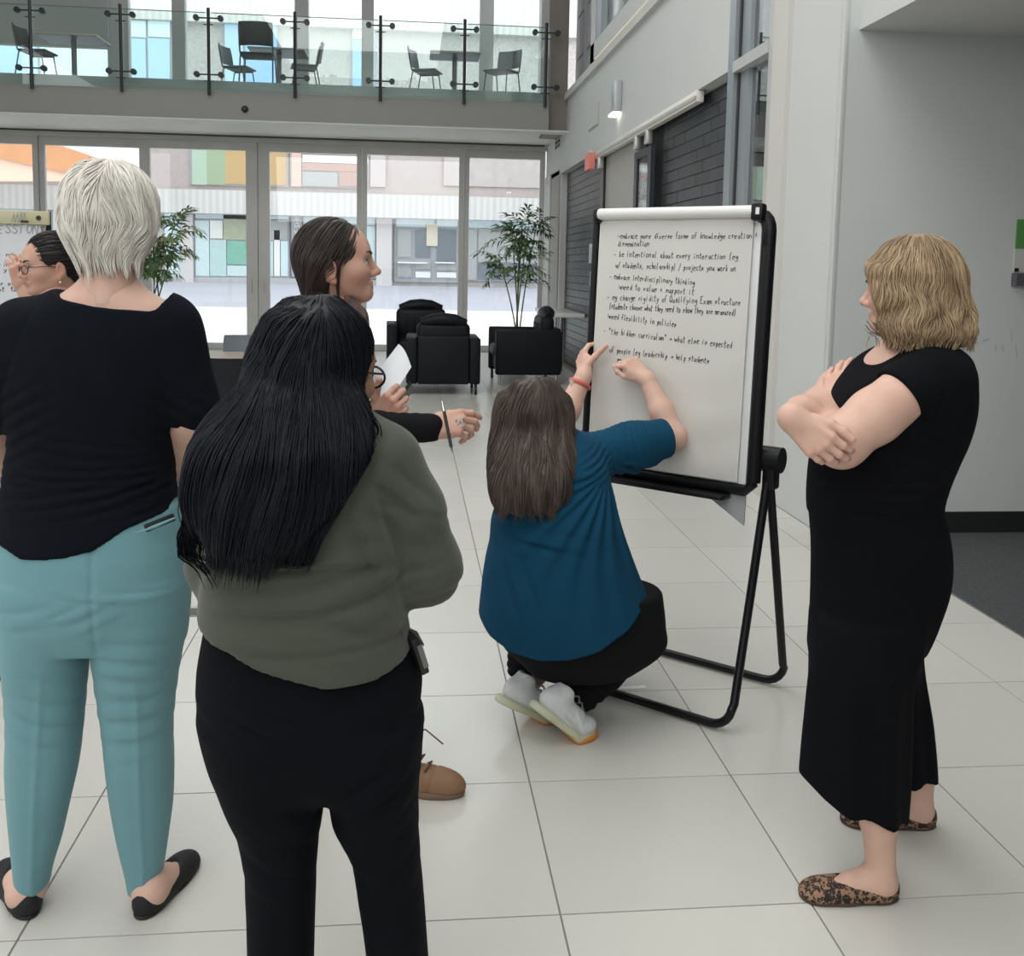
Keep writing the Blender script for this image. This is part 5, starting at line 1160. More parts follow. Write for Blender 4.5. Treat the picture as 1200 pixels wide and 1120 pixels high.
    for k_, (hh, tt, an) in enumerate(((HB, TB, an1), (V3(an0[0], an0[1]-.06, 0), V3(an0[0]+.23, an0[1]-.03, 0), an0))):
        d = unit((tt-hh)[:2]); L_ = .27; tt2 = V3(*tt[:2], 0); hh2 = tt2-V3(*(d*L_), 0); O2, R2, _ = foot_frame(hh2, tt2)
        b = SDF(); b.ell((0, .055, .05), (.036, .055, .055)); b.cap((0, .06, .06), (0, .065, .19), .042, .047, k=.03); b.ell((0, .15, .035), (.042, .09, .045), k=.04); b.ell((0, .205, .03), (.037, .05, .034), k=.03); b.ell((0, .236, .026), (.026, .034, .024), k=.03); b.cut(lambda Q: .016-Q[:, 2]); b.cut(lambda Q: Q[:, 2]-.20)
        b.disp(lambda Q: .0025*np.exp(-((Q[:, 1]-.175-.3*(Q[:, 2]-.04))/.004)**2))
        bt = put(P, 'boot', b, .0035, O2, R2, M_b)
        q = SDF(); q.ell((0, .055, .01), (.037, .06, .03)); q.ell((0, .17, .01), (.046, .10, .03), k=.03); q.cut(lambda Q: Q[:, 2]-.02); q.cut(lambda Q: .0005-Q[:, 2]); V, Q = q.mesh(.0035); P.add('sole', O2+V@R2.T, Q, M_bs, parent=bt)
        X = lambda a, b_, c_: O2+R2@V3(a, b_, c_)
        for i in range(5):
            y, z = .165-.021*i, .086+.019*i
            P.mb('lace', MB().tube([X(-.03, y-.01, z-.016), X(0, y+.008, z+.006), X(.03, y-.006, z-.010)], .0028, 6), M_lace, bt)
        for q_ in ([(0, .10, .165), (.03, .16, .20), (.05, .215, .172)], [(0, .10, .155), (.03, .13, .15), (.045, .145, .13)]): P.mb('loose_lace', MB().tube([X(*p) for p in q_], .0022, 6), M_lace, bt)
    # hair
    M_h = hair_mat('hair_brunette', (.020, .014, .013), (.055, .040, .036), rough=.42, spec=.35)
    e = SDF(); e.ell(Oh+R@V3(0, -.010, .045)*1.03, (.082, .099, .090), R); e.ell(Oh+R@V3(0, -.038, -.005)*1.03, (.079, .064, .085), R, k=.04)
    e.loft([prow(300, 359, 398, .08, Y), prow(330, 357, 386, .082, Y+.005), prow(360, 356, 382, .08, Y+.01), prow(392, 355, 380, .07, Y+.01), prow(425, 356, 378, .05, Y+.01)], k=.03)
    e.cut(lambda Q: ((Q-Oh)@R)@unit(V3(0, 1, -.60))-.036, k=.008)
    e.ell(Oh+R@V3(.078, .008, -.012), (.03, .032, .036), R, k=.01, op='s')
    hb = P.cloth('hair', e, .004, M_h)
    def flow(p, t):
        q = (p-Oh)@R; v = np.stack([q[:, 0]*3, -.55-0*q[:, 0], -.45-1.2*np.clip(.05-q[:, 2], 0, .3)*6], 1); return v@R.T+V3(0, 0, -.35)
    st, _ = surf_starts(e, 2200, .008, rng, lambda V: (V[:, 2] > A(370, 380)[2]) & (np.linalg.norm((V-Oh)@R-V3(.078, .008, -.012), axis=1) > .052) & ((((V-Oh)@R)[:, 1] < .03) | (((V-Oh)@R)[:, 2] > .055)))
    strands(P, e, st, flow, rng.uniform(.06, .18, 2200), 11, .0017, M_h, (-.001, .0025), (.0003, 30), rng, parent=hb)
    ok = [T(v) for v in [(.082, .03, .035), (.080, .012, .0), (.076, .004, -.05), (.07, 0, -.11)]]; P.mb('side_lock', MB().tube(ok, [.003, .006, .005, .002], 7), M_h, hb)
    # papers and folder in her left hand
    M_pp = mat('sheet_white', (.70, .73, .76), .6, noise=(3, .05)); pc = aY(452, 447, Y-.12)
    pp = empty('paper_sheaf', tuple(pc), 0, 'curled sheaf of white papers held by the person in profile', 'papers')
    def surf(u_, v_, d_):   # u across (left to right edge), v upwards
        px_ = (433*(1-u_)+446*u_)*(1-v_)+(467*(1-u_)+482*u_)*v_; py_ = (446*(1-u_)+484*u_)*(1-v_)+(403*(1-u_)+430*u_)*v_
        a = aY(px_, py_, Y-.04-.09*u_+.10*v_); return a-np.array(pc)+V3(0, -.02*math.sin(v_*math.pi), .012*math.sin(u_*math.pi)*v_)+V3(0, d_, 0)
    V = []; Fq = []; n_ = 10
    for d_ in (0, .006):
        for i in range(n_+1):
            for j in range(n_+1): V.append(surf(i/n_, j/n_, d_))
    for l in (0, (n_+1)**2):
        for i in range(n_):
            for j in range(n_): a = l+i*(n_+1)+j; Fq.append((a, a+1, a+n_+2, a+n_+1))
    m2 = (n_+1)**2
    for i in range(n_):
        for (a, b) in ((i, i+1), (n_*(n_+1)+i, n_*(n_+1)+i+1), (i*(n_+1), (i+1)*(n_+1)), (i*(n_+1)+n_, (i+1)*(n_+1)+n_)): Fq.append((a, b, b+m2, a+m2))
    MB().add(V, Fq).build('sheets', M_pp, pp, True)
    fo = empty('folder', tuple(aY(464, 466, Y-.1)), 0, 'black folder under the white papers of the person in profile', 'folder'); fq = [np.array(aY(a, b, y))-np.array(fo.location) for a, b, y in ((456, 481, Y-.08), (480, 446, Y-.04), (483, 452, Y+.02), (461, 486, Y+.0))]
    MB().add([tuple(q) for q in fq]+[tuple(q+V3(.006, 0, -.008)) for q in fq], [(0, 1, 2, 3), (7, 6, 5, 4), (0, 4, 5, 1), (1, 5, 6, 2), (2, 6, 7, 3), (3, 7, 4, 0)]).build('cover', M_black, fo)
    a, b = aY(518, 470, Y-.34), aY(530, 530, Y-.38); pn = empty('pen', tuple((a+b)/2), 0, 'black and silver pen in the pointing hand of the person in profile', 'pen'); a, b = a-np.array(pn.location), b-np.array(pn.location)
    MB().tube([a*.6, b*.8], .0042, 10).build('barrel', M_black, pn, True); MB().tube([a, a*.6], [.0028, .0045], 10).build('cap_end', M_chrome, pn, True); MB().tube([b*.8, b], [.004, .001], 10).build('tip', M_chrome, pn, True)
person_brunette()

# ================================================================ PERSON: crouching, teal blue top
def person_crouching():
    Y = 3.10; A = lambda px, py, y=Y: aY(px, py, y)
    c = aZ(645, 850); P = Person((c[0], c[1], 0), 'person in a blue top crouching to write on the flip chart'); rng = np.random.default_rng(41)
    fwd = unit((.60, .80, .0)); Oh = A(632, 488, Y+.06); O, R, T = make_head(P, Oh, (.66, .72, .16), .97, neck_dir=(0, -.05, -.13), browcol=('brown2', (.05, .035, .025)), h=.0032)
    s = SDF(); s.loft(prows(Y, [(505, 618, 662, .05, Y+.03), (525, 600, 690, .08), (560, 598, 700, .10), (640, 590, 715, .11), (720, 590, 735, .12), (755, 600, 730, .10)]))
    RS, RE, RW = A(690, 535, Y+.10), A(789, 512, Y+.20), A(758, 444, Y+.29); LS, LE, LW_ = A(625, 530, Y+.2), A(648, 520, Y+.38), A(684, 440, Y+.45)
    s.chain([RS, RE], [.05, .045], k=.02); s.chain([RE, RE*.55+RW*.45, RW], [.042, .040, .027], k=.02); s.chain([LS, LE], [.05, .044], k=.02); s.chain([LE, LE*.5+LW_*.5, LW_], [.044, .042, .030], k=.02)
    HR_, KR, AR = A(690, 735, Y-.02), A(750, 732, Y+.14), A(662, 815, Y-.02); HL_, KL, AL = A(620, 735, Y+.02), A(690, 735, Y+.36), A(622, 800, Y+.16)
    s.chain([HR_, KR+V3(-.03, -.02, 0), AR], [.06, .04, .032], k=.02); s.chain([HL_, KL+V3(-.03, -.02, 0), AL], [.06, .04, .032], k=.02)
    # hands: right writes, left steadies the board edge
    make_hand(P, RW, unit((-.66, .36, .62)), (.30, -.85, .45), -1, ((48, 50, 30), (55, 55, 35), (60, 55, 35), (62, 55, 35)), (.85, .25, -.45), 20, .98, 3, wr=.027, arm=RE)
    make_hand(P, LW_, unit((.02, .62, .78)), (-.95, -.25, .1), 1, ((30, 35, 25), (35, 40, 25), (38, 42, 25), (40, 45, 25)), (.72, .80, .10), -6, 1.0, 3, thumb_w=(.62, -.12, .75), wr=.029, arm=LE)
    finish_body(P, s, .0065, M_skin)
    d = unit(LW_-LE); wc = LW_-d*.035; sd = unit(np.cross(d, [0, 1, 0])); s2 = np.cross(sd, d)
    wb_ = MB().tube([wc+(sd*math.cos(a)+s2*math.sin(a))*.034 for a in np.linspace(0, 2*math.pi, 20, endpoint=False)], .0095, 8, closed=True); wbo = P.mb('wristband', wb_, mat('coral_band', (.62, .16, .13), .55))
    P.mb('buckle', MB().box(wc[0]-.038, wc[0]-.026, wc[1]-.026, wc[1]-.008, wc[2]+.0, wc[2]+.016), M_warm, wbo)
    # top
    t = SDF(); M_t = fabric('petrol_jersey', (.006, .060, .118), .88, 480, .15, 0)
    t.loft(prows(Y, [(498, 618, 668, .05, Y+.05), (512, 600, 690, .09, Y+.04), (535, 588, 706, .13, Y+.03), (565, 584, 716, .15, Y+.02), (600, 579, 722, .165), (640, 572, 735, .18), (680, 566, 750, .195), (715, 562, 766, .205), (745, 563, 778, .205), (772, 575, 775, .19)]), k=.03, e=2.2)
    t.chain([RS, RS*.5+RE*.5, RE+V3(-.015, 0, 0)], [.078, .075, .068], k=.05); t.cap(LS, LE, .075, .06, k=.04)
    n1 = unit(RE-RS+V3(.0, 0, -.0)); p1 = A(781, 516, Y+.19); t.cut(lambda Q: np.where(Q[:, 0] > A(735, 500)[0], (Q-p1)@n1, -1) - (Q[:, 2] < A(740, 575)[2])*1., k=.004)
    t.cut(hem([(540, 716), (561, 735), (575, 752), (600, 765), (630, 769), (665, 767), (700, 756), (730, 738), (760, 716), (778, 700), (820, 690)], Y-.15), k=.006)
    B = Y-.17; ap = A(722, 560, B)
    def drape(Q):   # long folds fanning from the armpit to the hem
        dx, dz = Q[:, 0]-ap[0], ap[2]-Q[:, 2]; an = np.arctan2(dx, np.maximum(dz, .01)); rr = np.hypot(dx, dz)
        return -.006*np.sin(an*26+1.5*np.sin(rr*9))*np.clip(rr*7, 0, 1)*np.clip(1.5-rr*2.6, .15, 1)*(dz > .0)
    t.disp(drape); t.disp(folds([(aY(640, 640, B), (.12, .15, .03), (.35, 0, 1), .06, .006), (aY(705, 545, B+.1), (.06, .15, .05), (-.5, 0, 1), .022, .004), (A(735, 530, Y+.1), (.1, .1, .08), (1, .2, .3), .03, .003), (A(735, 505, Y+.1), (.1, .1, .03), (1, .2, .0), .018, .0025), (aY(600, 690, B), (.1, .15, .1), (1, 0, .4), .06, .004)]))
    P.cloth('top', t, .0052, M_t)
    # under layer and trousers
    u = SDF(); M_tr = mat('black_legging', (.006, .0065, .008), .9, spec=.2, bump=(480, .2, .0012))
    u.loft(prows(Y, [(690, 590, 775, .17, Y+.02), (730, 592, 779, .18, Y+.02), (757, 600, 778, .17, Y+.02), (785, 620, 740, .13, Y+.02)]), k=.04)
    u.chain([HR_, KR+V3(-.01, 0, -.01), A(700, 795, Y+.05), A(672, 820, Y+.0)], [.10, .085, .078, .072], k=.04); u.chain([A(700, 790, Y+.05), A(680, 826, Y+.0)], [.07, .062], k=.03)
    u.chain([HL_, KL, A(640, 775, Y+.2), A(628, 806, Y+.16)], [.10, .085, .07, .06], k=.03); u.chain([A(612, 770, Y+.12), A(612, 806, Y+.12)], [.05, .05], k=.03)
    u.cut(hem([(560, 812), (590, 812), (625, 818), (640, 800), (652, 812), (672, 832), (690, 834), (708, 824), (745, 805), (790, 780), (850, 750)], Y-.06), k=.006)
    u.disp(folds([(A(690, 815, Y-.05), (.08, .1, .06), (.8, 0, 1), .03, .004), (A(605, 790, Y+.1), (.06, .1, .06), (.1, 0, 1), .03, .005), (A(760, 760, Y+.1), (.06, .1, .06), (1, 0, .6), .03, .004)]))
    P.cloth('trousers', u, .0058, M_tr)
    # running shoes on tiptoe
    M_k = mat('knit_white', (.72, .75, .77), .8, noise=(60, .1), bump=(300, .3, .001)); M_mid = mat('midsole_cream', (.60, .62, .45), .7); M_or = mat('outsole_orange', (.72, .27, .035), .6); M_sw = mat('stripe_white', (.80, .80, .79), .5)
    def runner(toe, yaw, pitch, pivot, sc=1.):
        """local: y forward from heel 0 to toe .27, z up from the sole; rotated heel-up about the ball"""
        Rz = np.array([[math.cos(yaw), -math.sin(yaw), 0], [math.sin(yaw), math.cos(yaw), 0], [0, 0, 1]])
        def X(q):
            q = np.array(q, float).reshape(-1, 3).copy(); y, z = q[:, 1]-.19, q[:, 2]
            k = np.clip((.215-q[:, 1])/.06, 0, 1); k = k*k*(3-2*k); a = -pitch*k; yy = y*np.cos(a)-z*np.sin(a)*1; zz_ = y*np.sin(a)+z*np.cos(a)
            q[:, 1] = yy+.19-.27; q[:, 2] = zz_; return pivot+(q*sc)@Rz.T
        b = SDF(); b.ell((0, .055, .06), (.036, .06, .045)); b.cap((0, .05, .07), (0, .06, .105), .036, .035, k=.02); b.ell((0, .14, .05), (.043, .09, .045), k=.03); b.ell((0, .215, .04), (.044, .058, .034), k=.03); b.ell((0, .075, .135), (.026, .045, .03), k=.01, op='s'); b.cut(lambda Q: .022-Q[:, 2])
        V, Q = b.mesh(.0035); sh = P.add('shoe', X(V), Q, M_k)
        m = SDF(); m.ell((0, .05, .018), (.044, .068, .03)); m.ell((0, .17, .016), (.050, .105, .026), k=.03); m.cut(lambda Q: Q[:, 2]-.032); m.cut(lambda Q: .006-Q[:, 2]); V, Q = m.mesh(.0035); P.add('midsole', X(V), Q, M_mid, parent=sh)
        o = SDF(); o.ell((0, .205, .010), (.050, .075, .022)); o.cut(lambda Q: Q[:, 2]-.020); o.cut(lambda Q: .0008-Q[:, 2]); V, Q = o.mesh(.0035); P.add('outsole', X(V), Q, M_or, parent=sh)
        for g in (-1, 1):
            cur = [(g*.0445, .085, .045), (g*.047, .13, .04), (g*.0475, .185, .037), (g*.043, .145, .062), (g*.036, .10, .088)]; P.mb('side_stripe', MB().tube([tuple(X(p)[0]) for p in cur], [.003, .005, .007, .005, .002], 7, flat=.5), M_sw, sh)
        for i in range(4): P.mb('lace', MB().tube([tuple(X(p)[0]) for p in ((-.024, .185-.024*i, .074+.011*i), (0, .19-.024*i, .086+.011*i), (.024, .185-.024*i, .074+.011*i))], .003, 6), mat('lace_grey', (.25, .27, .3), .7), sh)
    tr_ = aZ(702, 862); runner(None, math.radians(-70), math.radians(40), V3(tr_[0]-.015, tr_[1]+.01, 0), 1.0)
    tl_ = aZ(655, 838); runner(None, math.radians(-62), math.radians(30), V3(tl_[0], tl_[1], 0), 1.0)
    # hair
    M_h = hair_mat('hair_brown', (.040, .030, .026), (.115, .085, .07), rough=.42, spec=.35)
    e = SDF(); e.ell(Oh+R@V3(0, -.014, .045), (.083, .100, .090), R); e.loft([prow(455, 592, 655, .07, Y+.05), prow(475, 580, 668, .088, Y+.04), prow(500, 577, 674, .09, Y+.02), prow(530, 575, 676, .085, Y-.04), prow(560, 574, 672, .07, Y-.10), prow(585, 576, 662, .06, Y-.125), prow(603, 586, 645, .045, Y-.135)], k=.05, rnd=.03)
    e.cut(lambda Q: ((Q-Oh)@R)@unit(V3(0, 1, -.5))-.048, k=.015); e.disp(lambda Q: .003*np.sin(Q[:, 0]*110+2.2*np.sin(Q[:, 2]*16)))
    hb = P.cloth('hair', e, .005, M_h)
    def flow(p, t):
        q = p-Oh; v = np.zeros_like(p); v[:, 2] = -1; v[:, 0] = np.where(q[:, 2] > .03, q[:, 0]*7, -.04)+.09*np.sin(p[:, 2]*30+p[:, 0]*40); low = np.clip((-.18-q[:, 2])*8, 0, 1); v[:, 0] += low*.45*np.sin(p[:, 2]*45+p[:, 0]*30); v[:, 1] = np.where(q[:, 2] > .03, q[:, 1]*4, 0); return v
    st, _ = surf_starts(e, 2400, .01, rng, lambda V: V[:, 2] > A(620, 575)[2])
    strands(P, e, st, flow, fit_len(st, rng.uniform(.09, .20, 2400), aY(620, 600, Y-.12)[2], .02, rng), 13, .0018, M_h, (-.001, .0035), (.0007, 40), rng, parent=hb)
    st2 = np.array([aY(x, y, Y-.06) for x, y in zip(rng.uniform(648, 672, 60), rng.uniform(520, 560, 60))]); strands(P, e, st2, lambda p, t: np.stack([.25*np.sin(t*5)+.15+0*p[:, 0], -.25+0*p[:, 0], -1+0*p[:, 0]], 1), rng.uniform(.08, .15, 60), 12, .0016, M_h, (0, .006), (.001, 40), rng, parent=hb, name='loose_strands', follow=.3)
    # marker
    a, b = aY(724, 421, Y+.395), aY(738, 437, Y+.30); mk = empty('marker', tuple((a+b)/2), 0, 'black marker in the writing hand of the crouching person', 'marker'); a, b = a-np.array(mk.location), b-np.array(mk.location)
    MB().tube([a*.75, b], .0085, 14).build('barrel', M_black, mk, True); MB().tube([a, a*.75], [.003, .006], 10).build('nib', M_black, mk, True); q = unit(b)
    MB().tube([b, b+q*.0015], .0065, 14).build('end_ring', mat('marker_ring', (.6, .6, .6), .4), mk, True); MB().tube([b+q*.001, b+q*.0025], .004, 14).build('end_plug', M_black, mk, True)
person_crouching()
# ================================================================ PERSON: blonde bob, black outfit, arms crossed
def leopard():
    m = mat('leopard_print', (.22, .115, .06), .7); nt = m.node_tree; N = nt.nodes; L = nt.links; b = N['Principled BSDF']
    tc = N.new('ShaderNodeTexCoord'); nz = N.new('ShaderNodeTexNoise'); nz.inputs['Scale'].default_value = 60; L.new(tc.outputs['Object'], nz.inputs['Vector'])
    mx = N.new('ShaderNodeMix'); mx.data_type = 'VECTOR'; mx.inputs[0].default_value = .035; L.new(tc.outputs['Object'], mx.inputs[4]); L.new(nz.outputs['Color'], mx.inputs[5])
    vo = N.new('ShaderNodeTexVoronoi'); vo.inputs['Scale'].default_value = 80; L.new(mx.outputs[1], vo.inputs['Vector'])
    n2 = N.new('ShaderNodeTexNoise'); n2.inputs['Scale'].default_value = 130; L.new(tc.outputs['Object'], n2.inputs['Vector'])
    ad = N.new('ShaderNodeMath'); ad.operation = 'MULTIPLY_ADD'; ad.inputs[1].default_value = .3; ad.inputs[2].default_value = -.15; L.new(n2.outputs[0], ad.inputs[0])
    sm_ = N.new('ShaderNodeMath'); sm_.operation = 'ADD'; L.new(vo.outputs['Distance'], sm_.inputs[0]); L.new(ad.outputs[0], sm_.inputs[1])
    cr = N.new('ShaderNodeValToRGB'); e = cr.color_ramp.elements; e[0].position = 0; e[0].color = (.30, .15, .075, 1); e[1].position = .20; e[1].color = (.012, .009, .008, 1)
    for p, c in ((.13, (.27, .13, .065, 1)), (.50, (.014, .010, .009, 1)), (.60, (.30, .17, .10, 1))): q = cr.color_ramp.elements.new(p); q.color = c
    L.new(sm_.outputs[0], cr.inputs[0]); L.new(cr.outputs[0], b.inputs['Base Color']); return m
def person_blonde():
    Y = 2.30; A = lambda px, py, y=Y: aY(px, py, y)
    P = Person((1.17, 2.28, 0), 'person in black with crossed arms and leopard print flats'); rng = np.random.default_rng(51)
    Oh = A(1066, 343, Y+.02); O, R, T = make_head(P, Oh, (-.80, .60, -.04), .98, neck_dir=(0, -.03, -.15), browcol=('blond', (.2, .14, .08)), h=.0034)
    s = SDF(); s.loft(prows(Y, [(385, 1040, 1092, .05), (402, 1034, 1100, .06), (420, 1022, 1116, .12), (450, 1008, 1120, .16), (510, 985, 1115, .15), (600, 965, 1088, .14), (700, 965, 1085, .13), (740, 968, 1075, .12)]))
    NS, NE, NW = A(1062, 460, Y-.13), A(986, 518, Y-.17), A(975, 478, Y+.06); FS, FE, FW = A(1040, 450, Y+.16), A(960, 480, Y+.10), A(929, 490, Y-.19)
    s.chain([NS, A(1024, 488, Y-.155), NE], [.064, .060, .052], k=.025); s.chain([NE, A(972, 505, Y-.06), NW], [.056, .046, .032], k=.03); s.chain([FS, A(985, 460, Y+.16), FE], [.072, .06, .05], k=.025); s.chain([FE, A(940, 485, Y-.05), FW], [.046, .038, .026], k=.03)
    make_hand(P, FW, unit((.52, -.42, -.55)), (-.55, -.80, .08), -1, ((22, 30, 22), (24, 32, 22), (26, 34, 22), (28, 34, 22)), (.85, .45, -.05), 14, 1.0, 3, wr=.029, arm=A(940, 485, Y-.05))
    make_hand(P, NW, unit((.30, .35, .75)), (-.7, -.6, .2), 1, ((12, 25, 20), (12, 25, 20), (12, 25, 20), (12, 25, 20)), (.6, .7, -.2), 8, 1.0, 4, arm=NE)
    ft = []; M_up = leopard(); M_so = mat('brown_sole', (.075, .045, .035), .6)
    for (h0, t0, ax, ay, yy) in (((1052, 1052), (938, 1050), 1030, 962, Y-.13), ((1096, 968), (986, 962), 1078, 900, Y+.12)):
        hh, tt = aZ(*h0), aZ(*t0); O2, R2, k = flat_shoe(P, hh, tt, M_up, M_so, False, 1.05)
        an = A(ax, ay, O2[1]+R2[1, 1]*.05); bare_foot(s, O2, R2, k, an, .040); s.cap(an, V3(an[0]-.055, an[1], an[2]+.2), .040, .036, k=.02); ft.append((an, O2))
    finish_body(P, s, .006, M_skin)
    # wrap top
    t = SDF(); M_t = fabric('black_crepe', (.0035, .004, .0062), .95, 500, .15, 0)
    t.loft(prows(Y, [(402, 1044, 1112, .08), (412, 1028, 1122, .13), (428, 1010, 1127, .17), (450, 992, 1129, .185), (480, 976, 1129, .185), (510, 964, 1124, .17), (540, 956, 1112, .162), (565, 953, 1102, .158), (590, 952, 1096, .155), (606, 953, 1098, .155)]), k=.02)
    t.chain([A(1092, 446, Y-.10), A(1080, 452, Y-.115)], [.076, .074], k=.03)
    t.cut(hem([(940, 505), (985, 458), (1003, 440), (1028, 418), (1048, 404), (1062, 400), (1130, 396)], Y, False), k=.006)     # neckline falls to the front
    n1 = unit(A(986, 518, Y-.16)-A(1064, 462, Y-.14)); p1 = A(1060, 468, Y-.15); ax0, axd = A(1064, 462, Y-.13), unit(NE-A(1064, 462, Y-.13))
    sv = SDF(); sv.chain([A(1088, 446, Y-.11), A(1064, 462, Y-.13), A(1030, 488, Y-.15)], [.075, .073, .070], k=.03); sv.cut(lambda Q: (Q-p1)@n1, k=.004)
    t.disp(folds([(A(1030, 575, Y-.15), (.14, .12, .05), (.05, 0, 1), .03, .003), (A(1080, 520, Y-.15), (.08, .12, .06), (.7, 0, 1), .05, .003), (A(1010, 600, Y-.15), (.2, .12, .02), (0, 0, 1), .02, .003)]))
    P.cloth('top', t, .0055, M_t); P.cloth('sleeve', sv, .0055, M_t)
    # culottes
    u = SDF(); M_c = fabric('black_viscose', (.003, .0035, .0055), .93, 500, .12, 0)
    u.loft(prows(Y, [(592, 954, 1096, .155), (640, 958, 1104, .165), (680, 957, 1103, .16), (720, 955, 1090, .15, Y-.01), (760, 953, 1074, .14, Y-.03)]), k=.02)
    u.loft(prows(Y-.10, [(720, 957, 1080, .12, Y-.05), (760, 953, 1070, .115, Y-.08), (800, 950, 1063, .11), (850, 946, 1061, .105), (900, 943, 1060, .10), (970, 940, 1056, .10)]), k=.02)
    u.loft(prows(Y+.13, [(720, 985, 1080, .11, Y+.08), (780, 1000, 1076, .10), (850, 1010, 1087, .09), (905, 1012, 1092, .085), (930, 1012, 1092, .085)]), k=.02)
    u.cut(lambda Q, h1=hem([(900, 905), (943, 914), (965, 934), (985, 946), (1015, 955), (1053, 966), (1120, 980)], Y-.15), h2=hem([(900, 905), (1120, 906)], Y+.13): np.where(Q[:, 1] < Y+.03, h1(Q), h2(Q)), k=.004)
    def drape(Q): return -.005*np.sin(Q[:, 0]*60+4*np.sin(Q[:, 2]*3)+1.2*Q[:, 1]*30)*np.clip((.85-Q[:, 2])*2.2, 0, 1)
    u.disp(drape); P.cloth('culottes', u, .006, M_c)
    # hair: wavy bob
    M_h = hair_mat('hair_blonde', (.22, .145, .085), (.52, .38, .235), rough=.42, spec=.35)
    e = SDF(); e.ell(Oh+R@V3(0, -.014, .047), (.088, .104, .094), R); e.loft([prow(310, 1014, 1118, .10, Y+.02), prow(340, 1011, 1126, .112, Y+.02), prow(370, 1010, 1132, .115, Y+.015), prow(392, 1012, 1134, .11, Y+.01), prow(404, 1025, 1128, .095, Y+.01)], k=.03, rnd=.02)
    e.cut(lambda Q: ((Q-Oh)@R)@unit(V3(0, 1, -.35))-.066, k=.02); e.disp(lambda Q: .005*np.sin(Q[:, 0]*70+Q[:, 1]*50+2.4*np.sin(Q[:, 2]*38))*np.clip((Oh[2]+.05-Q[:, 2])*9, .15, 1))
    hb = P.cloth('hair', e, .005, M_h)
    def flow(p, t):
        q = p-Oh; v = np.zeros_like(p); v[:, 2] = -1; top = q[:, 2] > .03; v[:, 0] = np.where(top, q[:, 0]*7, 0)+np.where(top, 0, .42*np.sin(p[:, 2]*58+p[:, 0]*45+p[:, 1]*30)); v[:, 1] = np.where(top, q[:, 1]*6, 0); return v
    st, _ = surf_starts(e, 3000, .01, rng, lambda V: V[:, 2] > A(1070, 385)[2])
    strands(P, e, st, flow, fit_len(st, rng.uniform(.06, .15, 3000), aY(1070, 402, Y)[2], .02, rng), 13, .0018, M_h, (-.001, .0045), (.001, 70), rng, parent=hb)
    st2 = np.array([aY(x, y, Y-.08) for x, y in zip(rng.uniform(1012, 1132, 140), rng.uniform(375, 395, 140))]); strands(P, e, st2, lambda p, t: np.stack([.5*np.sin(t*6+p[:, 0]*50), -.05+0*p[:, 0], -1+0*p[:, 0]], 1), rng.uniform(.03, .06, 140), 8, .0018, M_h, (0, .008), (.001, 70), rng, parent=hb, name='hair_ends', follow=.4)
person_blonde()

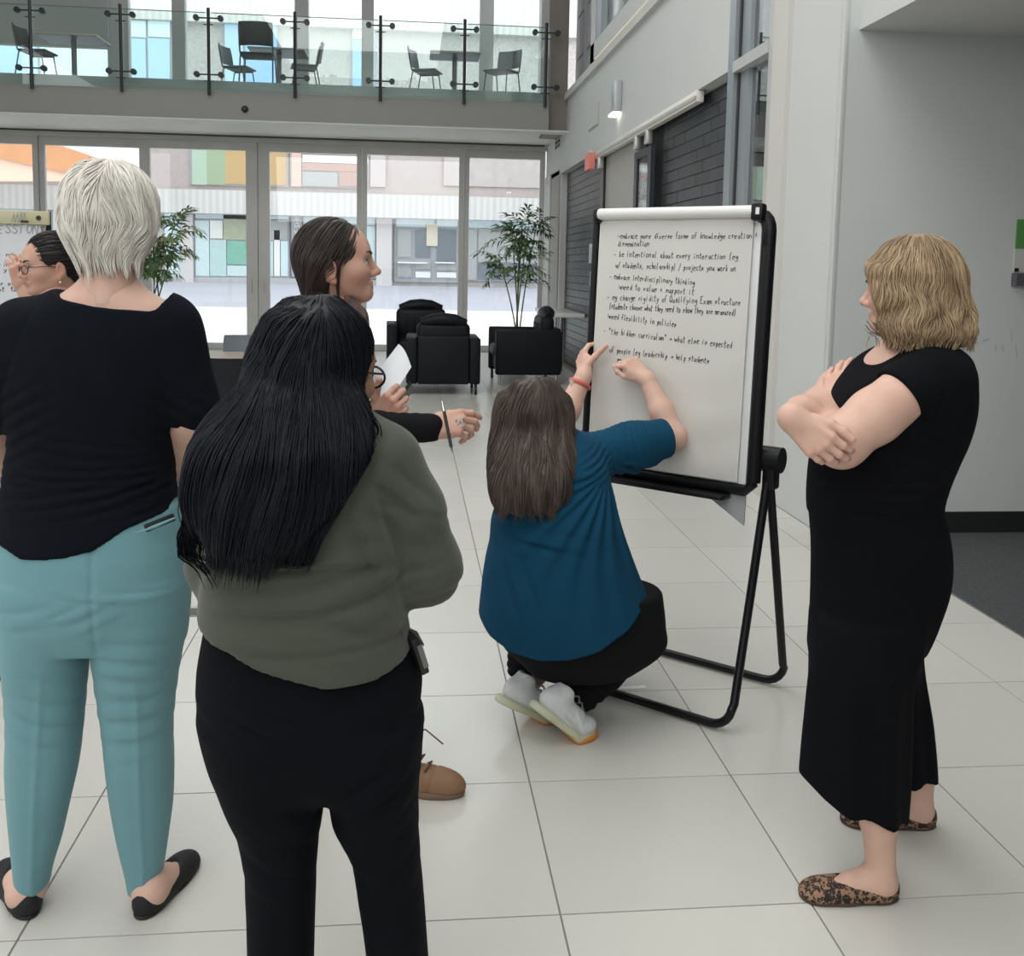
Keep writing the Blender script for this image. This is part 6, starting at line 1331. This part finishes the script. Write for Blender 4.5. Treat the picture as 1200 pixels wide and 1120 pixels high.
# ================================================================ PERSON: dark hair, glasses, at the far left
def person_glasses():
    Y = 3.70; A = lambda px, py, y=Y: aY(px, py, y)
    c = A(55, 400); P = Person((c[0], Y, 0), 'person in glasses and black top by the far left flip chart'); rng = np.random.default_rng(61)
    Oh = A(60, 314, Y); O, R, T = make_head(P, Oh, (-.82, -.56, -.08), .94, neck_dir=(.0, -.03, -.12), browcol=('black', (.01, .01, .01)), h=.003)
    s = SDF(); s.loft(prows(Y, [(335, 48, 82, .05), (352, 38, 92, .07), (375, 10, 112, .10), (440, 12, 108, .10), (560, 20, 100, .10), (680, 18, 102, .10)]))
    RS, RE, RW = A(26, 385, Y+.06), A(42, 372, Y+.12), A(27, 338, Y+.14); LS, LE, LW_ = A(105, 385, Y), A(116, 470, Y), A(95, 500, Y-.15)
    s.chain([RS, RE, RW], [.042, .036, .024], k=.02); s.chain([LS, LE, LW_], [.042, .036, .024], k=.02)
    make_hand(P, RW, unit((-.16, .0, 1)), (.55, -.8, .1), 1, ((35, 45, 20), (28, 40, 20), (24, 38, 18), (20, 35, 15)), (.8, .5, -.3), 10, .95, 6, h=.0028); make_hand(P, LW_, unit((-.6, -.7, .1)), (.3, -.3, .9), -1, ((30, 40, 25),), sc=.95, h=.0034)
    for x, sg in ((30, -1), (85, 1)): p = A(x, 700); s.chain([A(45+sg*18, 640), V3(p[0], Y, .5), V3(p[0], Y, .1)], [.07, .055, .04], k=.02)
    finish_body(P, s, .008, M_skin2)
    t = SDF(); t.loft(prows(Y, [(345, 42, 88, .055), (358, 28, 100, .085), (380, 4, 118, .115), (440, 6, 114, .12), (540, 14, 106, .115), (575, 10, 110, .12)])); t.chain([RS, RE*.6+RS*.4], [.058, .05], k=.03); t.chain([LS, LE], [.058, .05], k=.03)
    P.cloth('top', t, .007, fabric('black_cotton', (.008, .008, .009), .9, 400, .2, 0))
    P.mb('collar', MB().tube([A(74+10*i, 344-2*i, Y-.05) for i in range(2)]+[A(90, 338, Y)], [.012, .014, .010], 8, flat=.4), mat('collar_black', (.008, .008, .009), .9))
    u = SDF(); u.loft(prows(Y, [(555, 8, 112, .125), (610, 2, 116, .13), (660, 6, 114, .11)])); M_j = fabric('blue_denim', (.085, .12, .19), .9, 500, .3, 0)
    for (a, b) in ((A(32, 640), -1), (A(86, 640), 1)): p = A(59+b*32, 700); u.chain([a, V3(p[0]-.02, Y, .5), V3(p[0]-.02, Y, .09)], [.09, .075, .06], k=.02)
    P.cloth('jeans', u, .008, M_j)
    M_s = mat('grey_shoe', (.22, .22, .23), .7)
    for sg in (-1, 1): p = A(59+sg*32, 700); flat_shoe(P, V3(p[0]-.02, Y+.04, 0), V3(p[0]-.10, Y-.19, 0), M_s, M_s)
    gl = MB(); gm = mat('glasses_black', (.012, .012, .014), .3)
    for g in (-1, 1):
        lens = [T((g*.034+.024*math.cos(a), .108-abs(g*.034+.024*math.cos(a))*.18, .0+.016*math.sin(a))) for a in np.linspace(0, 2*math.pi, 20, endpoint=False)]; gl.tube(lens, .0016, 6, closed=True); gl.tube([T((g*.059, .098, .008)), T((g*.078, .04, .010)), T((g*.079, -.005, .004))], .0018, 6)
    gl.tube([T((-.010, .110, .004)), T((0, .114, .007)), T((.010, .110, .004))], .0016, 6); P.mb('glasses', gl, gm)
    er = T((-.079, -.004, -.05)); 
    for g in (-1, 1): P.mb('earring', MB().lathe([(.001, -.005), (.005, 0), (.001, .005)], 10, T((g*.080, -.004, -.052))), mat('pearl', (.8, .75, .7), .2))
    M_h = hair_mat('hair_dark', (.010, .008, .009), (.03, .025, .026), rough=.4, spec=.35)
    e = SDF(); e.ell(Oh+R@V3(0, -.016, .045)*.94, (.079, .096, .086), R); e.ell(Oh+R@V3(0, -.075, .0), (.055, .045, .06), R, k=.03); e.cut(lambda Q: ((Q-Oh)@R)@unit(V3(0, 1, -.75))-.024, k=.008)
    for g in (-1, 1): e.ell(Oh+R@V3(g*.076, .004, -.018), (.022, .028, .036), R, k=.008, op='s')
    hb = P.cloth('hair', e, .0045, M_h)
    def flow(p, t): q = (p-Oh)@R; return np.stack([q[:, 0]*1.5, -1+0*q[:, 0], -.6*(q[:, 1] < -.05)], 1)@R.T
    st, _ = surf_starts(e, 900, .008, rng, lambda V: V[:, 2] > Oh[2]-.03); strands(P, e, st, flow, rng.uniform(.05, .1, 900), 8, .0018, M_h, (-.001, .003), (.0002, 30), rng, parent=hb)
person_glasses()
